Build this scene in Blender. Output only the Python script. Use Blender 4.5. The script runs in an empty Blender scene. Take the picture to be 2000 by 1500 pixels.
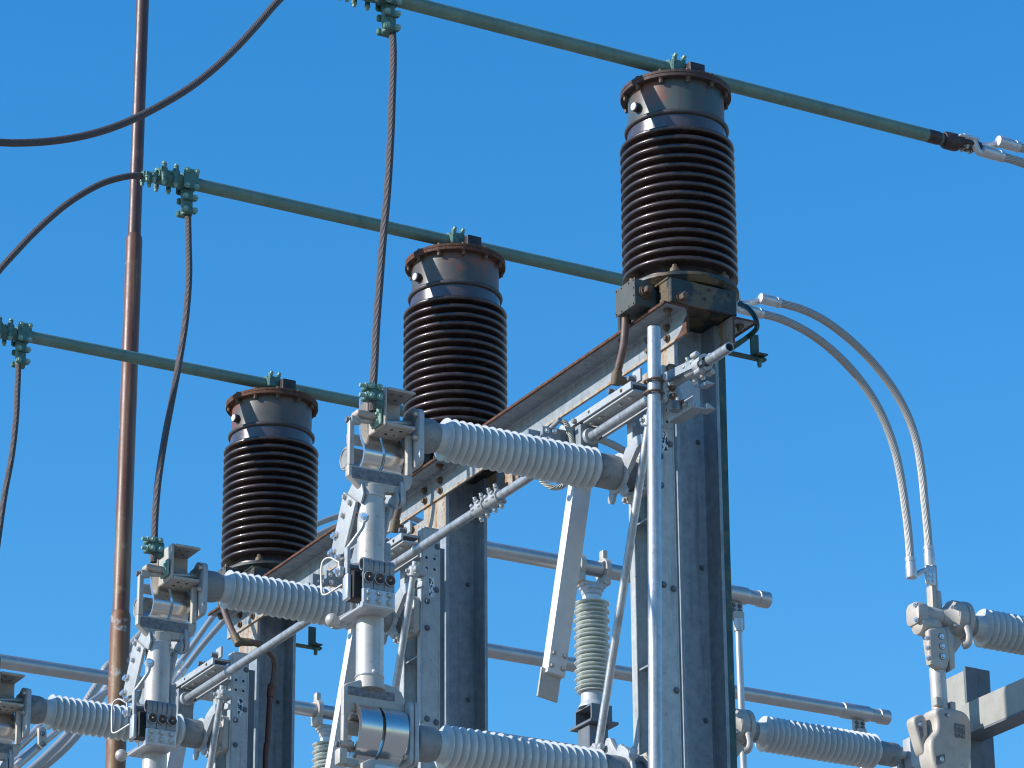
import bpy, bmesh, math, random
from mathutils import Vector, Matrix
random.seed(4)
R = math.radians
S = bpy.context.scene
COL = S.collection
ZO = 8.6                      # height of the first porcelain rib above the ground
PI = math.pi

# ------------------------------------------------------------------ camera
W, H, FPX = 2000.0, 1500.0, 7216.3
TILT, ROLL, YAW = 0.3929, -0.0073, 0.5096
CAM = Vector((-7.5369, -12.0287, -6.8685))
FW = Vector((math.sin(YAW)*math.cos(TILT), math.cos(YAW)*math.cos(TILT), math.sin(TILT)))
RT = Vector((math.cos(YAW), -math.sin(YAW), 0))
UP = RT.cross(FW)
RR = math.cos(ROLL)*RT + math.sin(ROLL)*UP
UU = -math.sin(ROLL)*RT + math.cos(ROLL)*UP

def Q(px, py, ax, v):
    """the point of the plane x, y or z = v that the surveyor's sight line (px, py) meets"""
    d = (px-W/2)/FPX*RR - (py-H/2)/FPX*UU + FW
    i = 'xyz'.index(ax)
    return CAM + d*((v-CAM[i])/d[i])

cd = bpy.data.cameras.new('camera'); cam = bpy.data.objects.new('camera', cd); COL.objects.link(cam)
cd.sensor_width = 36; cd.lens = 36*FPX/W; cd.clip_end = 4000; cd.clip_start = .1
M = Matrix((RR, UU, -FW)).transposed().to_4x4(); M.translation = CAM + Vector((0, 0, ZO))
cam.matrix_world = M
S.camera = cam

# ------------------------------------------------------------------ materials
def nt(name):
    m = bpy.data.materials.new(name); m.use_nodes = True
    t = m.node_tree; b = t.nodes['Principled BSDF']
    return m, t, b
def N(t, kind, **k):
    n = t.nodes.new(kind)
    for a, v in k.items():
        if a in n.inputs: n.inputs[a].default_value = v
        else: setattr(n, a, v)
    return n
def noise(t, vec, scale, detail=4, rough=.6):
    n = N(t, 'ShaderNodeTexNoise'); n.inputs['Scale'].default_value = scale
    n.inputs['Detail'].default_value = detail; n.inputs['Roughness'].default_value = rough
    t.links.new(vec, n.inputs['Vector']); return n.outputs['Fac']
def ramp(t, fac, stops):
    r = N(t, 'ShaderNodeValToRGB'); e = r.color_ramp.elements
    e[0].position, e[0].color = stops[0][0], (*stops[0][1], 1)
    e[1].position, e[1].color = stops[-1][0], (*stops[-1][1], 1)
    for p, c in stops[1:-1]:
        x = e.new(p); x.color = (*c, 1)
    t.links.new(fac, r.inputs['Fac']); return r.outputs['Color']
def mix(t, fac, a, b, mode='MIX'):
    n = N(t, 'ShaderNodeMix', data_type='RGBA', blend_type=mode)
    for s, v in ((0, fac), (6, a), (7, b)):
        if isinstance(v, (tuple, float, int)):
            n.inputs[s].default_value = (*v, 1) if isinstance(v, tuple) else v
        else: t.links.new(v, n.inputs[s])
    return n.outputs[2]
def mapr(t, v, a, b, c, d):
    n = N(t, 'ShaderNodeMapRange'); t.links.new(v, n.inputs[0])
    for i, x in enumerate((a, b, c, d)): n.inputs[i+1].default_value = x
    return n.outputs[0]
def coords(t, stretch=None):
    g = N(t, 'ShaderNodeNewGeometry').outputs['Position']
    if stretch:
        m = N(t, 'ShaderNodeMapping'); m.inputs['Scale'].default_value = stretch
        t.links.new(g, m.inputs['Vector']); return m.outputs[0]
    return g
def bump(t, b, h, strength, dist=.002):
    n = N(t, 'ShaderNodeBump'); n.inputs['Strength'].default_value = strength; n.inputs['Distance'].default_value = dist
    t.links.new(h, n.inputs['Height']); t.links.new(n.outputs[0], b.inputs['Normal'])

def surf(name, c1, c2, scale=14, rough=(.4, .6), metal=0., bmp=.15, bscale=120, coat=0., streak=None, spots=None, rust=None):
    m, t, b = nt(name)
    p = coords(t)
    f = noise(t, p, scale, 6)
    col = ramp(t, f, [(.3, c1), (.7, c2)])
    if streak:
        sf = noise(t, coords(t, (1, 1, .06)), streak[1], 4)
        col = mix(t, mapr(t, sf, streak[2], streak[2]+.14, 0, streak[3]), col, streak[0])
    if spots:
        sf = noise(t, p, spots[1], 3)
        col = mix(t, mapr(t, sf, spots[2], spots[2]+.08, 0, spots[3]), col, spots[0])
    if rust:
        sf = noise(t, p, rust[1], 6, .7)
        col = mix(t, mapr(t, sf, rust[2], rust[2]+.1, 0, 1), col, rust[0])
    t.links.new(col, b.inputs['Base Color'])
    r = mapr(t, noise(t, p, scale*2.3, 4), .3, .7, rough[0], rough[1]); t.links.new(r, b.inputs['Roughness'])
    b.inputs['Metallic'].default_value = metal
    b.inputs['Coat Weight'].default_value = coat; b.inputs['Coat Roughness'].default_value = .06
    if bmp: bump(t, b, noise(t, p, bscale, 4), bmp)
    return m

def strand(name, c1, c2, turns, pitch, metal, rough, depth=1., grime=None):
    """laid wire: helical ridges from the sweep's own uv (u round the wire, v metres along it)"""
    m, t, b = nt(name)
    uv = N(t, 'ShaderNodeUVMap'); uv.uv_map = 'UVMap'
    sp = N(t, 'ShaderNodeSeparateXYZ'); t.links.new(uv.outputs[0], sp.inputs[0])
    def ma(op, a, v):
        n = N(t, 'ShaderNodeMath', operation=op)
        for i, x in enumerate((a, v)):
            if isinstance(x, (int, float)): n.inputs[i].default_value = x
            else: t.links.new(x, n.inputs[i])
        return n.outputs[0]
    ph = ma('ADD', ma('MULTIPLY', sp.outputs[0], float(turns)), ma('MULTIPLY', sp.outputs[1], turns/pitch))
    s = ma('ABSOLUTE', ma('SINE', ma('MULTIPLY', ph, PI), 0), 0)
    n = noise(t, coords(t), 25, 4)
    col = mix(t, mapr(t, s, 0, .75, 0, 1), c1, c2)
    col = mix(t, mapr(t, n, .4, .7, 0, .5), col, grime or c1)
    t.links.new(col, b.inputs['Base Color']); b.inputs['Metallic'].default_value = metal
    b.inputs['Roughness'].default_value = rough
    bump(t, b, s, depth, .004)
    return m

GALV = surf('galvanised_steel', (.205, .238, .268), (.315, .352, .38), 22, (.45, .65), .25, .2, 160, streak=((.14, .16, .18), 30, .55, .7), spots=((.11, .125, .14), 70, .64, .6))
GALVN = surf('clean_galvanised_steel', (.33, .345, .355), (.43, .445, .455), 30, (.45, .62), .2, .15, 200, spots=((.21, .22, .23), 60, .62, .7))
GALVB = surf('base_channel_steel', (.33, .35, .35), (.45, .47, .465), 26, (.45, .62), .15, .18, 180, streak=((.24, .255, .26), 40, .54, .7), spots=((.17, .175, .17), 36, .66, .7))
PIPEG = surf('galvanised_pipe', (.34, .355, .37), (.47, .485, .50), 34, (.34, .46), .6, .18, 140, streak=((.25, .26, .275), 46, .50, .75), spots=((.09, .095, .10), 110, .665, .85))
RUSTG = surf('rust_stained_galvanised', (.30, .29, .26), (.40, .39, .35), 18, (.45, .65), .15, .2, 120, streak=((.36, .20, .085), 26, .46, .9), spots=((.25, .11, .04), 50, .56, .75))
RUST = surf('rust', (.070, .028, .016), (.14, .058, .030), 40, (.75, .95), 0, .5, 220, spots=((.04, .02, .015), 50, .50, .75))
RUSTD = surf('dark_rust', (.040, .022, .019), (.070, .038, .031), 40, (.6, .8), 0, .4, 220, spots=((.09, .05, .04), 50, .56, .6))
CAPR = surf('rusty_cap_paint', (.060, .060, .055), (.10, .085, .075), 6, (.38, .52), .05, .1, 120, streak=((.10, .045, .032), 20, .58, .5), rust=((.19, .070, .042), 4.0, .46))
CAST = surf('cast_aluminium', (.38, .345, .305), (.48, .44, .39), 20, (.5, .65), .2, .3, 260, spots=((.26, .235, .20), 40, .60, .5))
CASTD = surf('rough_shaded_recess', (.10, .10, .11), (.24, .24, .25), 60, (.6, .8), .2, .8, 110)  # darker cast tone paints the shade of recesses onto flat panels
ALU = surf('brushed_aluminium_tube', (.40, .385, .365), (.50, .485, .46), 15, (.42, .55), .35, .12, 200, streak=((.28, .255, .23), 26, .55, .65), spots=((.22, .20, .18), 55, .63, .7))
POL = surf('polished_aluminium', (.58, .565, .55), (.66, .645, .63), 9, (.2, .27), .9, 0, 90)
PLATE = surf('bright_plate', (.48, .48, .485), (.57, .57, .575), 30, (.36, .46), .55, .06, 160)
ARMW = surf('mill_aluminium_arm', (.56, .56, .555), (.64, .64, .63), 14, (.45, .58), .15, .06, 160, spots=((.42, .415, .40), 70, .64, .4))
STEEL = surf('bolt_steel', (.38, .36, .33), (.55, .53, .5), 60, (.3, .45), .6, .1)
RBOLT = surf('rusty_bolt', (.075, .045, .03), (.16, .11, .07), 60, (.6, .8), .1, .3)
BRIGHT = surf('bright_bolt', (.66, .66, .68), (.78, .78, .8), 60, (.16, .28), .9, 0)
GREY = surf('grey_porcelain', (.47, .485, .47), (.525, .535, .52), 5, (.2, .26), 0, .03, 30, coat=.14, spots=((.43, .44, .425), 8, .6, .6))
GREYG = surf('celadon_porcelain', (.55, .585, .55), (.60, .63, .59), 5, (.12, .18), 0, 0, 30, coat=.5)
CEM = surf('zinc_ferrule', (.20, .205, .205), (.28, .285, .28), 16, (.5, .66), .2, .25, 130, spots=((.14, .142, .14), 22, .56, .7))
BROWN = surf('brown_porcelain', (.026, .016, .015), (.040, .026, .025), 12, (.30, .4), 0, 0, 60, coat=.35, spots=((.06, .042, .038), 20, .54, .8))
BAND = surf('dark_glazed_band', (.05, .037, .042), (.075, .055, .06), 14, (.22, .32), 0, .03, 40, coat=.45, streak=((.10, .062, .055), 32, .56, .6))
RUBBER = surf('dark_gasket', (.035, .032, .035), (.055, .048, .05), 30, (.45, .6), 0, .2)
CAPM = surf('weathered_cap_paint', (.050, .062, .058), (.078, .09, .084), 6, (.36, .5), .05, .1, 120, streak=((.10, .045, .032), 20, .64, .4), rust=((.16, .060, .036), 5.2, .515))
BOXM = surf('weathered_green_black_steel', (.012, .022, .026), (.030, .044, .042), 7, (.42, .6), .05, .3, 90, spots=((.13, .09, .045), 8, .47, .85), rust=((.030, .014, .011), 17, .53))
JBM = surf('junction_box_paint', (.060, .064, .058), (.085, .088, .080), 14, (.45, .6), .05, .1, 120, spots=((.14, .105, .06), 30, .68, .7))
CONDM = surf('brown_conduit', (.085, .052, .045), (.15, .10, .085), 24, (.4, .6), 0, .2, 120, spots=((.17, .075, .035), 30, .58, .8))
CONDF = surf('red_brown_conduit', (.085, .022, .012), (.13, .04, .02), 20, (.35, .5), 0, .15, 90)
ELBM = surf('brass_elbow', (.10, .072, .042), (.16, .12, .07), 30, (.55, .7), .1, .3, 120)
VERD = surf('verdigris_copper', (.105, .175, .142), (.150, .232, .188), 10, (.42, .58), .1, .15, 130, streak=((.085, .135, .11), 18, .56, .6), spots=((.19, .195, .15), 30, .62, .6))
VERDC = surf('verdigris_casting', (.055, .135, .12), (.085, .19, .165), 40, (.5, .7), .1, .4, 150, spots=((.03, .06, .055), 50, .58, .8))
VERDB = surf('pale_verdigris_bolt', (.17, .30, .26), (.26, .40, .35), 60, (.5, .7), .1, .3)
VERDD = surf('dark_green_strap', (.022, .055, .05), (.05, .10, .085), 12, (.45, .6), .1, .2, 100, spots=((.16, .14, .06), 16, .58, .6))
DARKB = surf('dark_bronze', (.035, .025, .026), (.065, .045, .042), 30, (.4, .55), .3, .2)
BLACK = surf('black_void_paint', (.012, .012, .014), (.02, .02, .022), 20, (.5, .7), 0, .1)
CONE = surf('brown_spring_washer', (.075, .045, .036), (.11, .07, .055), 30, (.35, .5), .3, .1)
FING = surf('tinned_contact_finger', (.20, .21, .22), (.27, .28, .29), 30, (.36, .48), .25, .06)
MAST = surf('rusty_mast_paint', (.060, .025, .021), (.095, .045, .036), 5, (.38, .5), 0, .3, 90, streak=((.12, .036, .022), 12, .52, .75), spots=((.16, .10, .06), 4.6, .60, .7))
MASTM = surf('tan_streaked_mast_paint', (.10, .032, .018), (.14, .055, .031), 3, (.38, .52), 0, .3, 90, streak=((.24, .15, .075), 14, .51, .85), spots=((.26, .18, .10), 8, .60, .7))
MASTP = surf('peeling_mast_paint', (.125, .042, .018), (.19, .080, .034), 5, (.5, .68), 0, .4, 90, streak=((.27, .18, .09), 13, .53, .85), spots=((.36, .35, .33), 12, .60, .95))
OLIVE = surf('sunlit_weathered_olive', (.28, .275, .245), (.37, .365, .33), 8, (.45, .6), .15, .15, 120, spots=((.6, .6, .56), 28, .72, .8))  # lighter olive puts sunlight into the gantry's side face and beam web
DKST = surf('weathered_and_shaded_steel', (.10, .115, .135), (.15, .165, .185), 9, (.5, .65), .2, .2, 120, spots=((.33, .34, .35), 34, .74, .5))  # dark steel parts; also painted shade on the gantry and in the column gap
BGT = surf('aluminium_bus', (.40, .385, .375), (.48, .46, .45), 8, (.34, .44), .6, .06, 60)
GRAVEL = surf('gravel', (.19, .178, .16), (.32, .30, .27), 8, (.85, .95), 0, .8, 40, spots=((.2, .18, .16), 22, .55, .6))
ROPE = strand('copper_rope', (.040, .033, .034), (.115, .097, .097), 16, .40, .2, .6, .7, grime=(.08, .066, .064))
ALST = strand('aluminium_strand', (.24, .225, .215), (.44, .42, .40), 16, 1.3, .55, .48, .6, grime=(.36, .34, .32))
ALSTB = strand('clean_aluminium_strand', (.22, .215, .21), (.38, .37, .36), 22, .8, .4, .5, .35, grime=(.30, .295, .29))
BRAID = strand('grounding_rope', (.16, .155, .13), (.52, .51, .44), 7, .085, .3, .55, 1.0, grime=(.42, .41, .36))
GREENW = strand('green_stranded_lead', (.008, .03, .026), (.035, .12, .10), 7, .3, .1, .5, 1.0)

def nameplate():
    m, t, b = nt('weathered_label')
    p = coords(t, (1, 1, .5))
    f = noise(t, p, 150, 1)
    col = ramp(t, f, [(.49, (.015, .022, .05)), (.52, (.62, .66, .70))])
    t.links.new(col, b.inputs['Base Color']); b.inputs['Roughness'].default_value = .35
    return m
LABEL = nameplate()

# ------------------------------------------------------------------ mesh builder
class MB:
    def __init__(s):
        s.b = bmesh.new(); s.uv = s.b.loops.layers.uv.new('UVMap')
    def box(s, x0, x1, y0, y1, z0, z1, bev=.003, seg=1):
        g = bmesh.ops.create_cube(s.b, size=1.0)
        bmesh.ops.scale(s.b, vec=(x1-x0, y1-y0, z1-z0), verts=g['verts'])
        bmesh.ops.translate(s.b, vec=((x0+x1)/2, (y0+y1)/2, (z0+z1)/2), verts=g['verts'])
        if bev:
            es = list({e for v in g['verts'] for e in v.link_edges})
            bmesh.ops.bevel(s.b, geom=es, offset=min(bev, .45*min(x1-x0, y1-y0, z1-z0)), segments=seg, affect='EDGES', profile=.5)
        return s
    def lathe(s, prof, o, axis='z', n=48, caps=True):
        """prof: (radius, distance along the axis)"""
        A = {'x': Vector((1, 0, 0)), 'y': Vector((0, 1, 0)), 'z': Vector((0, 0, 1))}.get(axis) if isinstance(axis, str) else Vector(axis).normalized()
        u = A.orthogonal().normalized() if not isinstance(axis, str) else {'x': Vector((0, 1, 0)), 'y': Vector((0, 0, 1)), 'z': Vector((1, 0, 0))}[axis]
        w = A.cross(u); o = Vector(o); rings = []
        for r, h in prof:
            rings.append([s.b.verts.new(o + A*h + (u*math.cos(2*PI*k/n)+w*math.sin(2*PI*k/n))*max(r, 1e-5)) for k in range(n)])
        for a, c in zip(rings, rings[1:]):
            for k in range(n):
                s.b.faces.new((a[k], a[(k+1) % n], c[(k+1) % n], c[k]))
        if caps:
            if prof[0][0] > 1e-4: s.b.faces.new(rings[0][::-1])
            if prof[-1][0] > 1e-4: s.b.faces.new(rings[-1])
        return s
    def cyl(s, a, b, r0, r1=None, n=20, bev=0.):
        a, b = Vector(a), Vector(b); L = (b-a).length; r1 = r0 if r1 is None else r1
        p = [(r0, 0), (r1, L)] if not bev else [(r0-bev, 0), (r0, bev), (r1, L-bev), (r1-bev, L)]
        return s.lathe(p, a, b-a, n)
    def pipe(s, a, b, ro, ri, n=24):
        a, b = Vector(a), Vector(b); L = (b-a).length
        return s.lathe([(ri, 0), (ro, 0), (ro, L), (ri, L), (ri, 0)], a, b-a, n, caps=False)
    def tube(s, pts, r, n=12, sub=8, closed=False, taper=None):
        P = smooth(pts, sub) if sub > 1 else [Vector(p) for p in pts]
        up = None; rings = []; d = 0; L = []
        for i, p in enumerate(P):
            q = (P[min(i+1, len(P)-1)]-P[max(i-1, 0)]).normalized()
            if up is None: up = q.orthogonal().normalized()
            up = (up - q*up.dot(q)).normalized(); w = q.cross(up)
            if i: d += (p-P[i-1]).length
            L.append(d); rr = r if taper is None else r*(1+(taper-1)*i/(len(P)-1))
            rings.append([s.b.verts.new(p+(up*math.cos(2*PI*k/n)+w*math.sin(2*PI*k/n))*rr) for k in range(n)])
        for i, (a, c) in enumerate(zip(rings, rings[1:])):
            for k in range(n):
                f = s.b.faces.new((a[k], a[(k+1) % n], c[(k+1) % n], c[k]))
                for l, (uu, vv) in zip(f.loops, ((k/n, L[i]), ((k+1)/n, L[i]), ((k+1)/n, L[i+1]), (k/n, L[i+1]))): l[s.uv].uv = (uu, vv)
        s.b.faces.new(rings[0][::-1]); s.b.faces.new(rings[-1]); return s
    def prism(s, poly, ax, t0, t1, bev=0., holes=None):
        """poly: 2-D outline (in x,y / x,z / y,z order) pushed from t0 to t1 along ax"""
        def P(a, b, t): return {'x': (t, a, b), 'y': (a, t, b), 'z': (a, b, t)}[ax]
        lo = [s.b.verts.new(P(a, b, t0)) for a, b in poly]; hi = [s.b.verts.new(P(a, b, t1)) for a, b in poly]
        n = len(poly); fs = [s.b.faces.new(lo[::-1]), s.b.faces.new(hi)]
        for k in range(n): fs.append(s.b.faces.new((lo[k], lo[(k+1) % n], hi[(k+1) % n], hi[k])))
        bmesh.ops.recalc_face_normals(s.b, faces=fs)
        if bev:
            es = [e for e in {e for f in fs[:2] for e in f.edges}]
            bmesh.ops.bevel(s.b, geom=es, offset=bev, segments=2 if bev < .012 else 4, affect='EDGES', profile=.5)
        return s
    def strip(s, path, ax, t0, t1, th):
        """a bent sheet: 2-D path thickened by th and swept from t0 to t1 along ax"""
        P = [Vector(p) for p in path]; A, B = [], []
        for i, p in enumerate(P):
            d = (P[min(i+1, len(P)-1)]-P[max(i-1, 0)]).normalized(); nn = Vector((-d.y, d.x))*th/2
            A.append(p+nn); B.append(p-nn)
        return s.prism([tuple(v) for v in A]+[tuple(v) for v in reversed(B)], ax, t0, t1)
    def sphere(s, c, r, n=24):
        bmesh.ops.create_uvsphere(s.b, u_segments=n, v_segments=n//2+2, radius=r, matrix=Matrix.Translation(c)); return s
    def torus(s, c, axis, R0, r, n=40, m=10):
        A = Vector(axis).normalized(); u = A.orthogonal().normalized(); w = A.cross(u); c = Vector(c); rings = []
        for i in range(n):
            d = u*math.cos(2*PI*i/n)+w*math.sin(2*PI*i/n)
            rings.append([s.b.verts.new(c+d*(R0+r*math.cos(2*PI*k/m))+A*r*math.sin(2*PI*k/m)) for k in range(m)])
        for i in range(n):
            a, b = rings[i], rings[(i+1) % n]
            for k in range(m): s.b.faces.new((a[k], b[k], b[(k+1) % m], a[(k+1) % m]))
        return s
    def hexa(s, p, nrm, r, h, washer=True):
        p = Vector(p); nrm = Vector(nrm).normalized()
        if washer: s.lathe([(r*1.45, 0), (r*1.45, h*.18)], p, nrm, 14); p = p+nrm*h*.18
        return s.lathe([(r, 0), (r, h*.75), (r*.86, h)], p, nrm, 6)
    def build(s, name, m, parent=None, ang=32, rec=True):
        if rec: bmesh.ops.recalc_face_normals(s.b, faces=s.b.faces)
        off = Vector((0, 0, ZO))
        if parent is not None:
            q = parent
            while q is not None: off = off - q.location; q = q.parent
        bmesh.ops.translate(s.b, vec=off, verts=s.b.verts)
        me = bpy.data.meshes.new(name); s.b.to_mesh(me); s.b.free()
        me.polygons.foreach_set('use_smooth', [True]*len(me.polygons)); me.set_sharp_from_angle(angle=R(ang))
        me.materials.append(m)
        o = bpy.data.objects.new(name, me); COL.objects.link(o)
        if parent is not None: o.parent = parent
        return o

def smooth(pts, sub):
    P = [Vector(p) for p in pts]; out = []
    for i in range(len(P)-1):
        p0, p1, p2, p3 = P[max(i-1, 0)], P[i], P[i+1], P[min(i+2, len(P)-1)]
        for k in range(sub):
            t = k/sub
            out.append(.5*((2*p1)+(p2-p0)*t+(2*p0-5*p1+4*p2-p3)*t*t+(3*p1-p0-3*p2+p3)*t**3))
    out.append(P[-1]); return out

def tag(o, label, cat, group=None, kind=None):
    o['label'] = label
    if cat: o['category'] = cat
    if group: o['group'] = group
    if kind: o['kind'] = kind
    return o
def thing(name, label, cat, loc, group=None):
    o = bpy.data.objects.new(name, None); COL.objects.link(o); o.empty_display_size = .1
    o.location = Vector(loc)+Vector((0, 0, ZO)); return tag(o, label, cat, group)
def kids(o): return [c for c in o.children]
def dup(o, dy, label=None, parent=None):
    c = o.copy(); COL.objects.link(c)
    if parent is None:
        c.location = o.location+Vector((0, dy, 0)); c['label'] = label
    else: c.parent = parent
    for k in kids(o): dup(k, 0, None, c)
    return c

_bolt = {}
def bolt(parent, p, nrm, r=.011, h=.012, m=STEEL, name='bolt', washer=True):
    """one bolt head, a shared mesh turned to face nrm"""
    key = (round(r, 4), round(h, 4), m.name, washer)
    if key not in _bolt:
        b = MB(); b.hexa((0, 0, -ZO), (0, 0, 1), r, h, washer)
        tmp = b.build('bolt', m, None); _bolt[key] = tmp.data; bpy.data.objects.remove(tmp)
    o = bpy.data.objects.new(name, _bolt[key]); COL.objects.link(o); o.parent = parent
    off = Vector((0, 0, ZO)); q = parent
    while q is not None: off = off-q.location; q = q.parent
    o.location = Vector(p)+off
    o.rotation_mode = 'QUATERNION'; o.rotation_quaternion = Vector((0, 0, 1)).rotation_difference(Vector(nrm).normalized())
    return o

NX, NY, NZ = (-1, 0, 0), (0, -1, 0), (0, 0, -1)
BAYS = 3
PITCH = 2.0

# ------------------------------------------------------------------ ground
g = MB(); g.box(-700, 700, -700, 700, -ZO-.3, -ZO, 0)
tag(g.build('ground', GRAVEL), 'pale gravel yard below the steelwork', None, kind='structure')

# ------------------------------------------------------------------ black bushings
def make_bushing():
    t = thing('porcelain_bushing', 'x', 'bushing', (0, 0, -.755), 'ribbed brown bushings on the crossbeams')
    pr = []
    for k in range(15):
        z = .071-k*.043
        pr += [(.194, z+.020), (.199, z+.0165), (.228, z+.0135), (.2385, z+.0105), (.2432, z+.006), (.2448, z), (.2432, z-.0055), (.2385, z-.009), (.230, z-.0095), (.204, z-.0115), (.194, z-.0165)]
    pr = [(.0, .09), (.19, .09)]+pr+[(.197, -.56), (.199, -.588), (0, -.588)]
    b = MB(); b.lathe(pr, (0, 0, 0), 'z', 96); b.build('ribbed_porcelain', BROWN, t, 50)
    b = MB(); b.lathe([(.150, .085), (.2115, .085), (.2115, .156), (.15, .156)], (0, 0, 0), 'z', 96); b.build('glazed_band', BAND, t)
    b = MB(); b.torus((0, 0, .1606), (0, 0, 1), .212, .0122, 96, 14); b.build('gasket_ring', RUBBER, t)
    b = MB(); b.lathe([(.15, .158), (.206, .158), (.206, .322), (.15, .322)], (0, 0, 0), 'z', 96)
    a0 = R(-90-14)
    cap = b.build('cap', CAPM, t)
    b = MB(); b.lathe([(0, .318), (.2365, .318), (.238, .320), (.238, .3315), (.2355, .333), (.2355, .3345), (.2375, .336), (.2375, .347), (.235, .349), (0, .349)], (0, 0, 0), 'z', 96)
    fl = b.build('cap_flange', RUST, t)
    for k in range(12):
        a = 2*PI*k/12+.21
        p = (.222*math.cos(a), .222*math.sin(a))
        bolt(fl, (*p, .318), NZ, .0088, .018, RBOLT); bolt(fl, (*p, .349), (0, 0, 1), .0088, .009, RBOLT)
    d = Vector((-.99, -.12, 0)).normalized(); p = d*.203+Vector((0, 0, .222))
    b = MB(); b.cyl(p, p+d*.026, .021, .021, 24, .002); v = b.build('vent_plug', DARKB, t)
    b = MB(); b.lathe([(.018, 0), (.018, .004), (.016, .006), (0, .0065)], p+d*.0255, d, 24); b.build('plug_face', ARMW, v)
    b = MB(); b.prism([(.004, .349), (.078, .349), (.078, .455), (.004, .455)], 'y', -.118, -.078, .002)
    b.build('terminal_lug', DARKB, t)
    b = MB(); b.cyl((.041, -.1195, .412), (.041, -.0765, .412), .019, None, 20); b.build('lug_bore', BLACK, t)
    # foot
    b = MB(); b.lathe([(.15, -.585), (.205, -.585), (.243, -.592), (.2445, -.596), (.2445, -.606), (.242, -.608), (.22, -.628), (.10, -.628)], (0, 0, 0), 'z', 96); b.build('base_flange', BOXM, t)
    for k in range(6):
        a = R(-128+60*k)
        p = Vector((.222*math.cos(a), .222*math.sin(a), -.592))
        b = MB(); b.cyl(p, p+Vector((0, 0, .022)), .022, .020, 18, .003); lg = b.build('clamp_boss', ELBM, t)
        bolt(lg, p+Vector((0, 0, .022)), (0, 0, 1), .011, .014, RBOLT); bolt(lg, p+Vector((0, 0, -.016)), NZ, .011, .012, RBOLT)
    b = MB(); b.box(-.19, .132, -.225, -.205, -.751, -.640, .004)          # front channel, its flange turned back at the left
    b.box(-.19, -.178, -.2052, -.135, -.751, -.642, .003)
    b.box(.118, .132, -.2052, .225, -.751, -.642, .003)
    b.box(-.178, .118, .205, .225, -.751, -.640, .003)
    b.box(-.1775, .1175, -.2045, .2045, -.751, -.735, .001)
    b.box(-.19, .132, -.2045, .225, -.639, -.629, .002); bb = b.build('base_box', BOXM, t)
    bolt(bb, Q(1331, 582, 'y', -.226), NY, .018, .03, RBOLT)
    for k in (-1, 1): bolt(bb, (.05+.05*k, -.226, -.66), NY, .006, .005, RBOLT)
    b = MB(); b.box(-.281, -.185, -.095, .056, -.731, -.614, .003); jb = b.build('junction_box', JBM, t)
    b = MB(); b.box(-.286, -.2805, -.098, .059, -.734, -.611, .002); jc = b.build('box_cover', JBM, jb)
    for y in (-.088, -.050, .008, .049):
        for z in (-.620, -.725): bolt(jc, (-.286, y, z), NX, .0042, .004, ELBM)
    for z in (-.655, -.69): bolt(jc, (-.286, -.090, z), NX, .0042, .004, ELBM)
    b = MB(); b.cyl((-.238, -.095, -.668), (-.238, -.104, -.668), .030, None, 24, .002); b.cyl((-.238, -.104, -.668), (-.238, -.112, -.668), .023, None, 24); b.box(-.251, -.225, -.138, -.112, -.681, -.655, .003)
    b.build('hex_plug', RBOLT, jb)
    b = MB(); b.box(-.188, -.150, -.10, .10, -.735, -.645, .004); b.build('rear_bracket', BLACK, t)
    return t
b0 = make_bushing()
b0['label'] = 'largest ribbed brown bushing at the right, on the near end of the crossbeams'
def wear(o, name, m):
    for c in o.children:
        if c.name.startswith(name) and c.data.materials[0].name != m.name and not c.name.startswith(name+'_'):
            c.material_slots[0].link = 'OBJECT'; c.material_slots[0].material = m
bm_ = dup(b0, 2, 'middle ribbed brown bushing with the reddest rust-stained cap'); bf_ = dup(b0, 4, 'smallest ribbed brown bushing at the left, standing at the far end of the crossbeams')
wear(bm_, 'cap', CAPR); wear(bf_, 'cap', CAPR); wear(b0, 'cap_flange', RUSTD)

# ------------------------------------------------------------------ green tubular busbars
def barclamp(t, x, yb, zb):
    b = MB(); b.pipe((x-.036, yb, zb), (x+.036, yb, zb), .041, .0295, 28)
    b.box(x-.036, x+.036, yb-.052, yb-.034, zb-.03, zb+.03, .006); b.box(x-.036, x+.036, yb+.034, yb+.052, zb-.03, zb+.03, .006)
    b.box(x-.034, x+.034, yb-.05, yb+.05, zb-.1, zb-.038, .006)
    for sx in (-.022, .022):
        b.cyl((x+sx, yb-.043, zb+.01), (x+sx, yb-.043, zb+.040), .0125, .011, 12, .003)
        b.cyl((x+sx, yb+.043, zb+.01), (x+sx, yb+.043, zb+.030), .0125, .011, 12, .003)
    c = b.build('support_clamp', VERDC, t)
    for sx in (-.022, .022):
        for sy in (-.043, .043): bolt(c, (x+sx, yb+sy-.004, zb+(.040 if sy < 0 else .024)), (.1, -.8, .6), .0095, .014, VERDB)
    return c
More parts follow.
